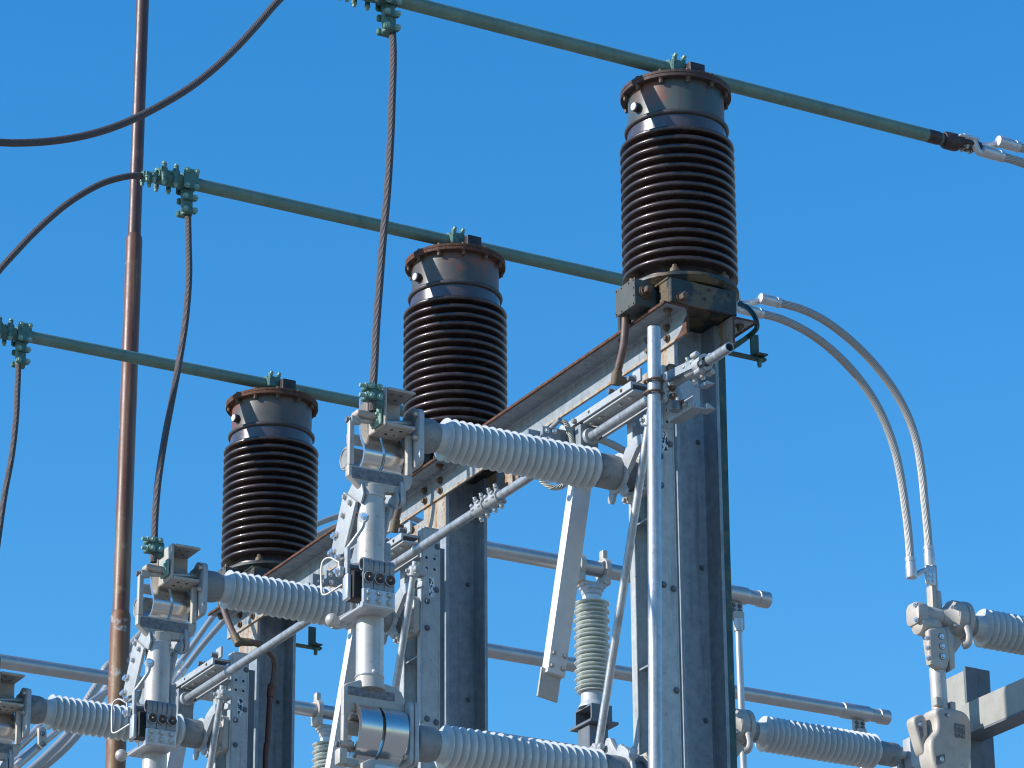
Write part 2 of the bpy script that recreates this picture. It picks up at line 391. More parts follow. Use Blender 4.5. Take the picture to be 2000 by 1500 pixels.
def make_bar():
    y, z = -.02, .448
    t = thing('tubular_busbar', 'x', 'busbar', (0, y, z-.03), 'green tubular busbars over the bushings')
    b = MB(); b.pipe((-1.54, y, z), (1.306, y, z), .0305, .026, 32); b.build('tube', VERD, t)
    barclamp(t, -.02, y, z)
    # right end: dark sleeve and cap, palm
    b = MB(); b.lathe([(.031, 0), (.031, .062), (.0285, .062), (.0285, .10)], (1.3, y, z), 'x', 28); b.build('dark_sleeve', DARKB, t)
    b = MB(); b.lathe([(.0285, 0), (.0285, .012)], (1.366, y, z), 'x', 28); b.build('worn_ring', VERDB, t)
    b = MB(); b.lathe([(.020, 0), (.034, .002), (.040, .014), (.041, .065), (.038, .078), (.02, .084)], (1.388, y, z), 'x', 28)
    b.box(1.46, 1.575, y-.042, y+.042, z-.010, z+.012, .004); c = b.build('end_terminal', DARKB, t)
    for i in (0, 1):
        for j in (-.02, .02): bolt(c, (1.505+.042*i, y+j, z-.010), NZ, .009, .012, STEEL)
    # left end: hinged cable clamp
    b = MB(); b.pipe((-1.552, y, z), (-1.455, y, z), .038, .027, 26)
    for x in (-1.533, -1.473):
        b.box(x-.013, x+.013, y-.050, y+.050, z-.012, z+.012, .004)
        for sy in (-1, 1):
            b.cyl((x, y+sy*.042, z-.040), (x, y+sy*.042, z+.046), .0115, None, 12, .003)
            b.torus((x, y+sy*.042, z+.018), (.3, sy, 0), .016, .0055, 18, 8)
    b.box(-1.585, -1.54, y-.018, y+.018, z-.026, z+.010, .007)
    b.pipe((-1.622, y, z-.016), (-1.562, y, z-.014), .0235, .012, 20)
    for x in (-1.608, -1.574):
        b.box(x-.009, x+.009, y-.036, y+.036, z-.028, z-.004, .003)
    c = b.build('end_clamp', VERDC, t)
    for x in (-1.608, -1.574):
        for sy in (-.029, .029): bolt(c, (x, y+sy, z-.029), NZ, .0085, .018, VERDB)
    for x in (-1.533, -1.473):
        for sy in (-.042, .042): bolt(c, (x, y+sy, z-.040), NZ, .009, .014, VERDB); bolt(c, (x, y+sy, z+.046), (0, 0, 1), .009, .010, VERDB)
    # tee for the dropper
    x = -1.398
    b = MB(); b.pipe((x-.035, y, z), (x+.035, y, z), .040, .0295, 28)
    b.box(x-.036, x+.036, y-.052, y-.036, z-.050, z+.05, .006)
    b.box(x-.036, x+.036, y+.036, y+.052, z-.050, z+.05, .006)
    b.cyl((x, y, z-.04), (x, y, z-.168), .028, .027, 22, .004)
    for dz in (-.088, -.152):
        b.box(x-.036, x+.036, y-.042, y-.020, z+dz-.014, z+dz+.014, .005); b.box(x-.036, x+.036, y+.020, y+.042, z+dz-.014, z+dz+.014, .005)
    c = b.build('tee_clamp', VERDC, t)
    for sx in (-.024, .024):
        for dz in (.038, -.038): bolt(c, (x+sx, y-.052, z+dz), NY, .0095, .011, VERDB)
        for dz in (-.088, -.152): bolt(c, (x+sx, y-.042, z+dz), NY, .0095, .011, VERDB)
    return t
bar = make_bar()
bar['label'] = 'topmost green tubular busbar, crossing the sky over the largest bushing'
dup(bar, 2, 'middle green tubular busbar, clamped over the middle bushing'); dup(bar, 4, 'lowest green tubular busbar, crossing the rusty mast and the smallest bushing')

# ------------------------------------------------------------------ black droppers and feeder ropes
def dropper(i, pts, label):
    y0 = 2*i
    P = [Q(px, py, 'y', y0-.02+(-.245)*k/(len(pts)-1)) for k, (px, py) in enumerate(pts)]
    t = thing('dropper_cable', label, 'cable', P[-1], 'black stranded droppers')
    b = MB(); b.tube([P[0]+Vector((0, 0, .05))]+P+[P[-1]-Vector((0, 0, .075))], .0152, 16, 14); b.build('stranded_rope', ROPE, t)
    e = P[-1]
    b = MB(); b.cyl(e+Vector((0, 0, .032)), e-Vector((0, 0, .035)), .025, .025, 20, .003)
    for dz in (.018, -.022):
        b.box(e.x-.038, e.x+.026, e.y-.030, e.y+.030, e.z+dz-.010, e.z+dz+.010, .004)
    b.box(e.x-.002, e.x+.045, e.y-.012, e.y+.030, e.z-.05, e.z+.02, .006)
    px = -1.5275
    c = b.build('clamp', VERDC, t)
    b = MB(); b.box(px-.012, px-.001, y0-.252, y0-.175, e.z-.112, e.z-.04, .003); b.build('pad', VERDB, c)  # paler verdigris than the clamp: sunlight put into the pad's colour
    for dz in (.018, -.022):
        bolt(c, (e.x-.038, e.y-.015, e.z+dz), NX, .009, .022, VERDB); bolt(c, (e.x-.02, e.y-.030, e.z+dz), NY, .009, .012, VERDB)
        bolt(c, (e.x+.016, e.y-.030, e.z+dz), NY, .009, .010, VERDB)
    for dy in (-.23, -.185):
        for dz in (-.066, -.098): bolt(c, (px-.012, y0+dy-.005, e.z+dz), NX, .0075, .008, VERDB)
dropper(0, [(766, 48), (768, 110), (766, 190), (763, 270), (757, 370), (748, 470), (741, 560), (735, 640), (731, 720), (728, 768)], 'black stranded dropper hanging from the topmost green busbar')
dropper(1, [(367, 414), (368, 470), (369, 540), (363, 620), (351, 700), (336, 780), (321, 860), (309, 940), (303, 1010), (301, 1066)], 'black stranded dropper hanging from the middle green busbar beside the mast')
dropper(2, [(36, 705), (34, 760), (31, 820), (23, 890), (10, 960), (1, 1020), (-9, 1100), (-14, 1180), (-16, 1240), (-17, 1290)], 'black stranded dropper at the left edge, from the lowest green busbar')
def feeder(i, pts, label, extra=()):
    P = [Q(px, py, 'y', 2*i-.02) for px, py in pts]
    if i == 0: P = [Vector((-1.565, -.02, .433)), Vector((-1.63, -.02, .440))] + P
    d = (P[-1]-P[-2]).normalized(); P += [P[-1]+d*.8, P[-1]+d*2.2+Vector((-.5, 0, .1)), P[-1]+d*3.5+Vector((-2.5, 0, .5))]
    t = thing('feeder_cable', label, 'cable', P[0], 'black stranded feeders')
    b = MB(); b.tube(P, .0152, 16, 14); b.build('stranded_rope', ROPE, t)
feeder(0, [(640, -60), (592, -42), (545, 0), (508, 42), (470, 84), (425, 128), (375, 168), (320, 202), (262, 232), (205, 254), (150, 268), (95, 276), (40, 279), (0, 278), (-60, 272)], 'black stranded feeder sweeping from the top edge to the left edge')
feeder(1, [(302, 349), (284, 345), (262, 343), (232, 348), (200, 358), (165, 376), (130, 399), (95, 428), (60, 461), (28, 495), (0, 526), (-40, 575)], 'black stranded feeder curving from the middle busbar end down to the left edge')

# ------------------------------------------------------------------ crossbeams (rolled angles), columns
def beam(label, sgn):
    t = thing('angle_crossbeam', label, 'crossbeam', (0, 2, -.876), 'angle crossbeams on the columns')
    prof = [(-.227, -.7545), (-.227, -.763), (-.126, -.765), (-.1165, -.773), (-.1155, -.876), (-.107, -.876), (-.107, -.7545)]
    if sgn > 0: prof = [(-a, z) for a, z in prof][::-1]
    b = MB(); b.prism(prof, 'y', -.225, 4.235); o = b.build('angle', GALV, t)
    b = MB(); b.prism(prof, 'y', -.2266, -.2251); b.build('dark_end', RUST, t)  # thin overlay that darkens the near end face
    b = MB(); x0, x1 = (-.2280, -.2262) if sgn < 0 else (.2262, .2278)
    b.box(min(x0, x0-sgn*.010), max(x1, x1-sgn*.010), -.2255, 4.2355, -.7675, -.7535, .002); b.build('rusty_edge', RUST, t)
    if sgn > 0:
        b = MB(); b.box(.1058, .1068, -.224, 4.23, -.8755, -.757, 0); b.build('stained_inner_face', RUSTG, t)
    b = MB(); xa = sgn*.1112
    b.box(xa-.0063, xa+.0063, -.2256, 4.2356, -.8772, -.863, .001); b.build('rusty_lower_edge', RUSTG, t)
    if sgn < 0:
        b = MB(); b.prism([(-.2262, -.8765), (-.2262, -.80), (-.205, -.815), (-.19, -.84), (-.165, -.862), (-.13, -.8765)], 'x', -.1192, -.1178); b.build('rust_patch', RUST, t)
    for i in range(3):
        for dy in (-.075, .075):
            for z in (-.797, -.846): bolt(t, (sgn*.119, 2*i+dy, z), (sgn, 0, 0), .0125, .013, RBOLT)
        for dy in (-.175, .19): bolt(t, (sgn*.175, 2*i+dy, -.767), NZ, .013, .02, RBOLT)
beam('long galvanised angle crossbeam with rusty edge, carrying all three bushings, sunlit side', -1)
beam('rear angle crossbeam mostly hidden behind the front one, rusty tip at the right', 1)

def make_column():
    t = thing('steel_column', 'x', 'column', (0, 0, -ZO), 'steel columns under the bushings')
    x0, x1, y0, y1 = -.1065, .1065, -.108, .108
    tf, tw, rr = .015, .010, .016
    L = [(x0, y0), (x0+tf, y0), (x0+tf, -tw/2-rr), (x0+tf+rr*.3, -tw/2-rr*.3), (x0+tf+rr, -tw/2)]
    P = L+[(-x, y) for x, y in L[::-1]]
    P = P+[(x, -y) for x, y in P[::-1]]
    b = MB(); b.prism(P, 'z', -ZO+.03, -.756); b.build('shaft', GALV, t)
    b = MB(); b.prism([(-.107, -1.02), (.107, -1.02), (.107, -.877), (-.107, -.877)], 'x', x0-.0012, x0+.001); b.build('rust_stained_top', RUSTG, t)
    b = MB(); b.box(-.2, .2, -.2, .2, -ZO, -ZO+.03, .004); b.build('base_plate', GALV, t)
    for z in (-1.35, -1.9, -2.55): bolt(t, (.06, -.006, z+.1), NY, .008, .008, DKST)
    return t
c0 = make_column()
c0['label'] = 'widest galvanised column, at the right under the largest bushing'
dup(c0, 2, 'galvanised column under the middle bushing'); dup(c0, 4, 'narrowest galvanised column under the smallest bushing')

# ------------------------------------------------------------------ green earth straps
def earth(i, label):
    y0 = 2*i
    t = thing('earth_strap', label, 'earth strap', (.13, y0, -ZO), 'green earth straps down the columns')
    if i == 0:
        P = [Q(*p, 'y', y0-.03) for p in ((1407, 705), (1413, 705), (1422.5, 1080), (1436, 1500), (1421, 1500), (1409, 1080))]
        x = [(p.x, p.z) for p in P]
        x = [(.105, -.83), (x[1][0], -.83), x[2], x[3], (x[3][0]+.05, -5), (.105, -5)]
    else: x = [(.105, -.83), (.118, -.83), (.122, -5), (.105, -5)]
    b = MB(); b.prism(x, 'y', y0-.045, y0-.035); b.build('flat_bar', VERDD, t)
    dx, dz = ((0, 0), (-.06, -.06), (-.11, -.12))[i]
    if i == 1: return
    b = MB(); b.box(.338+dx, .378+dx, y0-.006, y0+.003, -.80+dz, -.703+dz, .001); b.box(.11, .41+dx, y0-.015, y0+.015, -.818+dz, -.806+dz, .002)
    b.box(.345+dx, .398+dx, y0-.045, y0+.03, -.806+dz, -.800+dz, .001)
    br = b.build('bracket', VERDD, t)
    bolt(br, (.375+dx, y0-.01, -.818+dz), NZ, .010, .028, VERDC); bolt(br, (.375+dx, y0-.01, -.800+dz), (0, 0, 1), .010, .012, VERDC)
    if i == 0:
        P = [Q(*p, 'y', v) for p, v in (((1444, 594), .10), ((1458, 600), .03), ((1470, 612), -.03), ((1477, 626), -.06), ((1478, 640), -.06), ((1470, 650), -.03), ((1455, 662), .02), ((1430, 680), .1))]
        b = MB(); b.tube(P, .011, 12, 10); b.build('stranded_lead', GREENW, t)
        a, c = Q(1437, 673, 'y', .02), Q(1464, 656, 'y', .0)
        b = MB(); b.tube([a+(a-c)*.4, a, c], .014, 4, 1); b.build('link_bar', VERDD, t)
for i, l in enumerate(('dark green earth strap on the widest column, with bracket and looped lead', 'dark green earth strap on the column under the middle bushing', 'dark green earth strap on the narrowest column')): earth(i, l)

# ------------------------------------------------------------------ conduits
def conduit(i, label):
    y0 = Vector((0, 2*i, 0))
    t = thing('cable_conduit', label, 'conduit', Vector((-.25, 0, -1.1))+y0, 'brown conduits below the junction boxes')
    if i < 2:
        P = [Vector(p)+y0 for p in ((-.255, .030, -.72), (-.255, .037, -.79), (-.255, .052, -.86), (-.255, .082, -.92), (-.255, .112, -.968))]
        b = MB(); b.tube(P, .0165, 16, 8); b.build('flexible_conduit', CONDM, t)
        e = P[-1]
        b = MB(); b.cyl(e+Vector((0, -.010, .018)), e+Vector((.0, .012, -.042)), .0215, .0215, 20, .004)
        b.cyl(e+Vector((0, .002, -.022)), e+Vector((.10, .012, -.012)), .019, .018, 18, .003); b.build('elbow', ELBM, t)
    else:
        P = [Q(px, py, 'x', -.255) for px, py in ((434, 1178), (437, 1188), (440, 1198), (445, 1212), (453, 1231), (461, 1246))]
        b = MB(); b.tube(P, .0165, 16, 8); b.build('flexible_conduit', CONDM, t)
        e = P[-1]; f = Q(494, 1255, 'y', 3.80)
        b = MB(); b.cyl(e+Vector((-.004, .012, .018)), e+Vector((.008, -.02, -.04)), .022, .022, 20, .004); b.cyl(e+Vector((0, 0, -.018)), f, .022, .019, 18, .003); b.build('elbow', ELBM, t)
        P = [Q(px, py, 'y', v) for px, py, v in ((486, 1254, 3.80), (502, 1257, 3.80), (516, 1264, 3.82), (530, 1278, 3.86), (537, 1297, 3.89), (536, 1320, 3.90), (531, 1345, 3.91))]
        b = MB(); b.tube(P, .0165, 16, 8); b.build('black_hose', CONDM, t)
        a = Q(531, 1338, 'y', 3.91); c = Q(527, 1362, 'y', 3.915); d = Q(517, 1540, 'y', 3.92)
        b = MB(); b.cyl(a, c, .021, .018, 18, .003); b.tube([c, (c+d)/2, d, d-Vector((0, 0, 2))], .0135, 14, 4); b.build('rigid_conduit', CONDF, t)
for i, l in enumerate(('brown conduit bending down from the box on the largest bushing', 'brown conduit bending down from the box on the middle bushing', 'brown conduit with elbow running down the narrowest column')): conduit(i, l)

# ------------------------------------------------------------------ disconnect switches
YI = -.192
def insulator(t, z):
    x = -1.228; pr = [(0, -1.275), (.05, -1.275), (.0575, -1.262), (.0585, -1.2565)]
    n, p = 21, .663/20
    for k in range(n):
        c = x+k*p
        if k: pr += [(.0590, c-.0262), (.0635, c-.0210), (.0700, c-.0148), (.0770, c-.0086), (.0825, c-.0038), (.0855, c-.0012), (.0862, c+.0003), (.0856, c+.0016), (.0800, c+.0023), (.0660, c+.0028), (.0590, c+.0036)]
        else: pr += [(.0590, c-.0125), (.0615, c-.0080), (.070, c-.0048), (.080, c-.0024), (.0848, c-.0012), (.0862, c+.0004), (.0855, c+.0017), (.0815, c+.0030), (.070, c+.0055), (.0625, c+.0085), (.0590, c+.0130)]
    pr += [(.060, -.545), (.058, -.53), (0, -.53)]
    b = MB(); b.lathe(pr, (0, YI, z), 'x', 72); i = b.build('insulator', GREY, t, 40)
    b = MB(); b.lathe([(0, -1.362), (.062, -1.362), (.0675, -1.357), (.0685, -1.30), (.066, -1.283), (.060, -1.272), (.0595, -1.268), (0.04, -1.268)], (0, YI, z), 'x', 56); b.build('ferrule', CEM, i)
    b = MB(); b.lathe([(.05, -.543), (.0635, -.543), (.066, -.538), (.0695, -.525), (.0705, -.47), (.068, -.449), (0, -.447)], (0, YI, z), 'x', 56); b.build('ferrule', CEM, i)
    return i
def rot2(p, c, a):
    x, y = p[0]-c[0], p[1]-c[1]; return (c[0]+x*math.cos(a)-y*math.sin(a), c[1]+x*math.sin(a)+y*math.cos(a))
def sm(poly, n=4):
    P = [Vector((a, b, 0)) for a, b in poly]; L = len(P); out = []
    for i in range(L):
        p0, p1, p2, p3 = P[i-1], P[i], P[(i+1) % L], P[(i+2) % L]
        for k in range(n):
            t = k/n; v = .5*((2*p1)+(p2-p0)*t+(2*p0-5*p1+4*p2-p3)*t*t+(3*p1-p0-3*p2+p3)*t**3); out.append((v.x, v.y))
    return out
def disc(c, r, n=16, a0=0, a1=2*PI): return [(c[0]+r*math.cos(a0+(a1-a0)*k/n), c[1]+r*math.sin(a0+(a1-a0)*k/n)) for k in range(n+(0 if a1-a0 > 6.2 else 1))]
def rrect(x0, x1, y0, y1, r, n=5):
    P = []
    for cx, cy, a in ((x1-r, y1-r, 0), (x0+r, y1-r, 90), (x0+r, y0+r, 180), (x1-r, y0+r, 270)):
        P += [(cx+r*math.cos(R(a+90*k/n)), cy+r*math.sin(R(a+90*k/n))) for k in range(n+1)]
    return P
def pivot(t, z, lower):
    # bearing housing on the base channels, inner drum, crank lever
    b = MB(); b.prism(rrect(YI-.092, YI+.092, z-.092, z+.092, .03), 'x', -.362, -.331, .003)
    b.lathe([(.078, -.375), (.085, -.372), (.087, -.36), (.06, -.36), (.062, -.373), (.078, -.375)], (0, YI, z), 'x', 48, False)
    h = b.build('bearing_housing', CAST, t)
    for a in (-1, 1):
        for c in (-1, 1): bolt(h, (-.362, YI+a*.075, z+c*.075), NX, .011, .011, STEEL)
    b = MB(); b.lathe([(0, -.43), (.058, -.43), (.058, -.366), (0.062, -.362), (.074, -.3605), (.074, -.359)], (0, YI, z), 'x', 40, False); b.build('bearing_drum', DKST, t)
    # hub disc plus arm
    s = 1 if lower else -1
    hub = disc((YI, z), .083, 28, R(0), R(360))
    b = MB(); b.prism(hub, 'x', -.449, -.432, .002)
    for q in (-1, 1):
        b.prism([rot2(p, (YI, z), R(28*q+ (180 if not lower else 20))) for p in [(YI-.02, z+.07), (YI+.02, z+.07), (YI+.022, z+.11), (YI+.012, z+.125), (YI-.012, z+.125), (YI-.022, z+.11)]], 'x', -.4475, -.4335, .001)
    if not lower:
        arm = [Q(px, py, 'x', -.44) for px, py in ((768, 1205), (770, 1180), (776, 1162), (789, 1143), (797, 1139), (822, 1134), (829, 1136), (828, 1146), (801, 1154), (793, 1163), (783, 1188), (776, 1205))]; arm = [(p.y-2, p.z) for p in arm]
    else:
        arm = [Q(px, py, 'x', -.44) for px, py in ((1178, 1470), (1183, 1455), (1190, 1442), (1196, 1442), (1203, 1458), (1210, 1468), (1214, 1460), (1222, 1457), (1231, 1466), (1237, 1482), (1230, 1500), (1200, 1510))]; arm = [(p.y, p.z) for p in arm]
    b.prism(arm, 'x', -.452, -.429, .003)
    b.build('crank_lever', GALVN, t)
def make_switch():
    t = thing('disconnect_switch', 'x', 'disconnect switch', (-.28, YI, -3.6), 'disconnect switches on the columns')
    # base channels
    for nm, yo, yi in (('f', -.289, -.255), ('b', -.087, -.127)):
        b = MB()
        y0, y1 = min(yo, yi), max(yo, yi); w0, w1 = (yo, yo+.008) if nm == 'f' else (yo-.008, yo)
        b.box(-.330, -.322, y0, y1, -3.75, -1.131, .002)
        b.box(-.3218, -.2402, w0, w1, -3.75, -1.131, .001)
        b.box(-.240, -.232, y0, y1, -3.75, -1.131, .002)
        if nm == 'f': b.box(-.315, -.238, w0-.001, w0+.02, -1.131, -1.124, .001)
        c = b.build('base_channel', GALVB, t)
        if nm == 'f':
            for x, z in ((-.302, -1.27), (-.262, -1.27), (-.302, -1.32), (-.262, -1.32)):
                q = MB(); q.lathe([(0.006, 0), (.0066, .0006)], (x, -.2892, z), NY, 14); q.build('bolt_hole', BLACK, c)
            for x, z in ((-.248, -1.21), (-.252, -1.415), (-.298, -1.475), (-.298, -1.60), (-.298, -2.02), (-.252, -2.03), (-.25, -2.45), (-.298, -2.9)): bolt(c, (x, -.289, z), NY, .010, .010, DKST)
            q = MB(); q.prism([(-.292, -1.358), (-.262, -1.358), (-.262, -1.452), (-.292, -1.452)], 'y', -.2902, -.2891); lp0 = q.build('label_plate', ARMW, c)
            q = MB(); q.prism([(-.2895, -1.362), (-.2645, -1.362), (-.2645, -1.448), (-.2895, -1.448)], 'y', -.2909, -.2902); q.build('printed_face', LABEL, c)
        else:
            for z in (-1.27, -1.32):
                for x in (-.30, -.262):
                    q = MB(); q.lathe([(.0075, 0), (.0075, .0006)], (x, -.0952, z), NY, 14); q.build('bolt_hole', PLATE, c)
    b = MB(); b.box(-.2315, -.128, -.135, -.125, -3.7, -1.15, .001); b.build('gap_shade_plate', DKST, t)  # added dark plate, makes the gap read as shade over the sunlit column face
    for z in (-1.72, -2.33, -3.05):
        b = MB(); b.box(-.32, -.24, -.254, -.128, z-.004, z+.004, .001); b.box(-.245, -.238, -.254, -.128, z+.0045, z+.05, .001); b.build('cross_stay', GALV, t)
    for z, lo in ((-1.543, 0), (-2.793, 1)):
        insulator(t, z); pivot(t, z, lo)
    # link rod
    a, c = Vector((-.466, -.485, -1.425)), Vector((-.466, -.045, -2.655)); d = (c-a).normalized()
    b = MB(); b.cyl(a-d*.045, c+d*.035, .0165, None, 18, .002); rod = b.build('link_rod', PIPEG, t)
    for p in (a, c):
        b = MB(); b.cyl(p-d*.022, p+d*.022, .027, .027, 18, .004); b.box(p.x-.012, p.x+.05, p.y-.026, p.y+.026, p.z-.02, p.z+.02, .005); b.cyl(p+Vector((-.005, -.045, .003)), p+Vector((-.005, .04, 0)), .013, .013, 12, .002); e = b.build('rod_end', GALVN, rod)
        bolt(e, p+Vector((-.027, .005, 0)), NX, .009, .01, STEEL)
    # --- upper terminal
    z = -1.543
    b = MB(); b.prism(rrect(YI-.082, YI+.082, -1.70, -1.462, .03), 'x', -1.378, -1.357, .003)
    b.cyl((-1.378, YI-.01, -1.492), (-1.357, YI-.01, -1.492), .045, None, 20)
    ep = b.build('end_plate', GALVN, t)
    for y, zz in ((YI-.06, -1.488), (YI-.06, -1.585), (YI+.06, -1.67)): bolt(ep, (-1.378, y, zz), NX, .011, .014, STEEL)
    b = MB()
    b.box(-1.525, -1.513, -.262, -.122, -1.561, -1.400, .004); b.box(-1.5128, -1.392, -.1345, -.1225, -1.560, -1.401, .002)
    b.box(-1.5128, -1.390, -.266, -.1347, -1.4125, -1.4005, .004); b.box(-1.5128, -1.390, -.266, -.1347, -1.5605, -1.5465, .004)
    b.cyl((-1.44, YI+.02, -1.545), (-1.36, YI+.02, -1.53), .022, None, 18)
    tb = b.build('terminal_bracket', CAST, t)
    for x in (-1.475, -1.435):
        for y in (-.225, -.175):
            q = MB(); q.lathe([(.0068, 0), (.0068, .001)], (x, y, -1.5607), NZ, 12); q.build('bolt_hole', BLACK, tb)
            q = MB(); q.lathe([(.0068, 0), (.0068, .001)], (x, y, -1.4127), NZ, 12); q.build('bolt_hole', DKST, tb)
    def strap(x0, x1, path, n=6, gap=.0026):
        th = .0018
        P = [Vector(p) for p in smooth([(a, c, 0) for a, c in path], 10)]
        for k in range(n):
            Qp = []
            for i, p in enumerate(P):
                d = (P[min(i+1, len(P)-1)]-P[max(i-1, 0)]).normalized(); nn = Vector((-d.y, d.x, 0))
                Qp.append(p+nn*(k-n/2+.5)*gap)
            b.strip([(q.x, q.y) for q in Qp], 'x', x0+.0006*k, x1+.0006*k, th)
    up = [(-.106, -1.40), (-.106, -1.47), (-.108, -1.53), (-.122, -1.575), (-.142, -1.610), (-.146, -1.645), (-.124, -1.682), (-.080, -1.695), (-.038, -1.682), (-.014, -1.645), (-.008, -1.600), (-.012, -1.575)]
    for x0, x1 in ((-1.556, -1.478), (-1.465, -1.385)):
        b = MB(); strap(x0, x1, up, 7, .0030); b.build('flexible_strap', POL, t)
    b = MB(); b.cyl((-1.578, -.03, -1.630), (-1.558, -.03, -1.630), .050, None, 32, .004); b.torus((-1.578, -.03, -1.630), (1, 0, 0), .038, .004, 32, 8); b.build('hinge_disc', CEM, t)
    b = MB(); b.box(-1.545, -1.40, .012, .03, -1.545, -1.50, .006, 2); b.build('tie_bar', CAST, t)
    # yoke
    b = MB()
    b.box(-1.655, -1.632, YI-.030, YI-.004, -1.734, -1.55, .006, 2); b.box(-1.405, -1.380, YI-.030, YI-.004, -1.734, -1.565, .006, 2)
    b.prism([(-1.655, -1.733), (-1.379, -1.733), (-1.379, -1.755), (-1.39, -1.785), (-1.42, -1.812), (-1.49, -1.822), (-1.60, -1.822), (-1.655, -1.775)], 'y', YI-.028, YI+.006, .006)
    b.cyl((-1.545, YI, -1.80), (-1.545, YI, -1.845), .056, .054, 32, .004)
    b.cyl((-1.650, YI-.01, -1.545), (-1.60, YI-.01, -1.54), .016, None, 18, .003); 
    b.box(-1.648, -1.612, YI-.03, YI-.004, -1.56, -1.528, .004)
    q = MB(); q.box(-1.625, -1.528, YI-.035, YI+.025, -1.525, -1.498, .010, 3); q.build('cast_lug', CAST, t)
    q = MB(); q.cyl((-1.62, YI, -1.535), (-1.36, YI, -1.505), .012, None, 14); q.build('pivot_pin', STEEL, t)
    yk = b.build('upper_yoke', CAST, t)
    bolt(yk, (-1.650, YI-.01, -1.545), NX, .012, .01, DKST)
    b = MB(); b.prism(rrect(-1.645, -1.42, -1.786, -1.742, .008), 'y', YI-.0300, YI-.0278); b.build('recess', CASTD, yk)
    # blade tube
    b = MB(); b.cyl((-1.545, YI, -1.84), (-1.545, YI, -2.60), .0525, None, 40); bt = b.build('blade_tube', ALU, t)
    b = MB(); b.torus((-1.545, YI, -1.845), (0, 0, 1), .0525, .0045, 40, 8); b.build('weld_bead', PLATE, bt)
    b = MB(); b.torus((-1.545, YI, -2.565), (0, 0, 1), .0525, .0045, 40, 8); b.sphere((-1.552, YI-.052, -2.556), .009, 12); b.build('weld_bead', PLATE, bt)
    # contact block
    b = MB(); b.box(-1.642, -1.506, -.324, -.309, -2.322, -2.262, .003); b.box(-1.642, -1.506, -.3088, -.125, -2.336, -2.324, .003); b.cyl((-1.6415, -.3105, -2.324), (-1.5065, -.3105, -2.324), .0125, None, 14)
    cb = b.build('contact_bracket', PLATE, t)
    for k in range(3):
        for zz in (-2.276, -2.306): bolt(cb, (-1.619+.0445*k, -.324, zz-.001*k), NY, .0105, .008, STEEL)
    for k in range(3):
        x = -1.6405+.045*k
        b = MB(); b.box(x, x+.043, -.321, -.313, -2.2617, -2.195, .001); c = b.build('contact_finger', FING, cb)
        for m in range(2):
            xa = x+.0215*m; P = [(-.317, -2.20), (-.320, -2.18), (-.322, -2.162), (-.318, -2.147), (-.307, -2.138), (-.294, -2.139), (-.285, -2.148), (-.284, -2.164), (-.293, -2.180), (-.305, -2.186)][::-1]
            P = [(p.x, p.y) for p in smooth([(a, q, 0) for a, q in P], 5)]
            b = MB(); b.strip([(a, q) for a, q in P], 'x', xa+.0014, xa+.0200, .0045); b.build('rolled_tip', FING, c)
        cx = x+.0215
        b = MB(); b.lathe([(.0205, .006), (.0215, .007), (.0205, .0085), (.006, .001)], (cx, -.321, -2.219), NY, 28, False); b.lathe([(.0, .0012), (.0205, .0012)], (cx, -.321, -2.219), NY, 28, False); b.build('bell_washer', CONE, c)
        b = MB(); b.lathe([(.0205, .0065), (.0222, .0075), (.0205, .009)], (cx, -.321, -2.219), NY, 28, False); b.build('washer_rim', PLATE, c)
        b = MB(); b.cyl((cx, -.321, -2.219), (cx, -.331, -2.219), .0042, None, 6); b.sphere((cx, -.332, -2.219), .0038, 10); b.build('stud', STEEL, c)
    # latch
    b = MB(); b.box(-1.672, -1.652, -.250, -.206, -2.288, -2.185, .007, 2); lt = b.build('latch_box', PLATE, t)
    b = MB(); b.box(-1.6515, -1.60, -.262, -.20, -2.285, -2.175, .003); b.build('latch_inner_shade', BLACK, lt)  # solid black block, the shade inside the case put into its colour
    b = MB(); b.box(-1.668, -1.653, -.238, -.212, -2.184, -2.075, .002); b.tube([(-1.66, -.225, -2.08), (-1.635, -.262, -2.03), (-1.62, -.272, -2.00), (-1.615, -.274, -1.96)], .008, 8, 6)
    b.cyl((-1.623, -.278, -1.962), (-1.612, -.268, -1.962), .020, None, 18); hk = b.build('latch_lever', GALVN, t)
    bolt(hk, (-1.620, -.282, -1.962), (-.6, -.8, 0), .009, .010, BRIGHT)
    b = MB(); b.tube([(-1.672, -.175, -2.12), (-1.69, -.14, -2.095), (-1.705, -.115, -2.10), (-1.71, -.105, -2.13), (-1.71, -.108, -2.20), (-1.708, -.112, -2.235), (-1.70, -.135, -2.242), (-1.685, -.175, -2.232), (-1.672, -.21, -2.222)], .0042, 10, 6); b.build('pull_ring', ALU, t)
    b = MB(); b.cyl((-1.682, -.20, -2.10), (-1.682, -.20, -2.165), .005, None, 10); b.box(-1.69, -1.672, -.222, -.188, -2.19, -2.15, .005, 2); lk = b.build('toggle', GALVN, t)
    bolt(lk, (-1.69, -.205, -2.172), NX, .010, .012, BRIGHT); bolt(lk, (-1.685, -.2, -2.112), NX, .010, .012, BRIGHT)
    b = MB(); b.cyl((-1.665, -.22, -2.215), (-1.60, -.27, -2.18), .008, None, 10); b.cyl((-1.64, -.16, -2.13), (-1.56, -.25, -2.13), .010, None, 10); b.box(-1.66, -1.56, -.24, -.17, -2.16, -2.145, .002); b.build('latch_spring', DKST, t)
    # corona ball
    b = MB(); b.sphere((-1.652, -.085, -2.322), .0265, 32); bl = b.build('corona_ball', ALU, t)
    b = MB(); b.tube([(-1.636, -.105, -2.318), (-1.622, -.14, -2.310), (-1.612, -.17, -2.30), (-1.625, -.19, -2.28)], .0042, 8, 6); b.build('ball_rod', STEEL, bl)
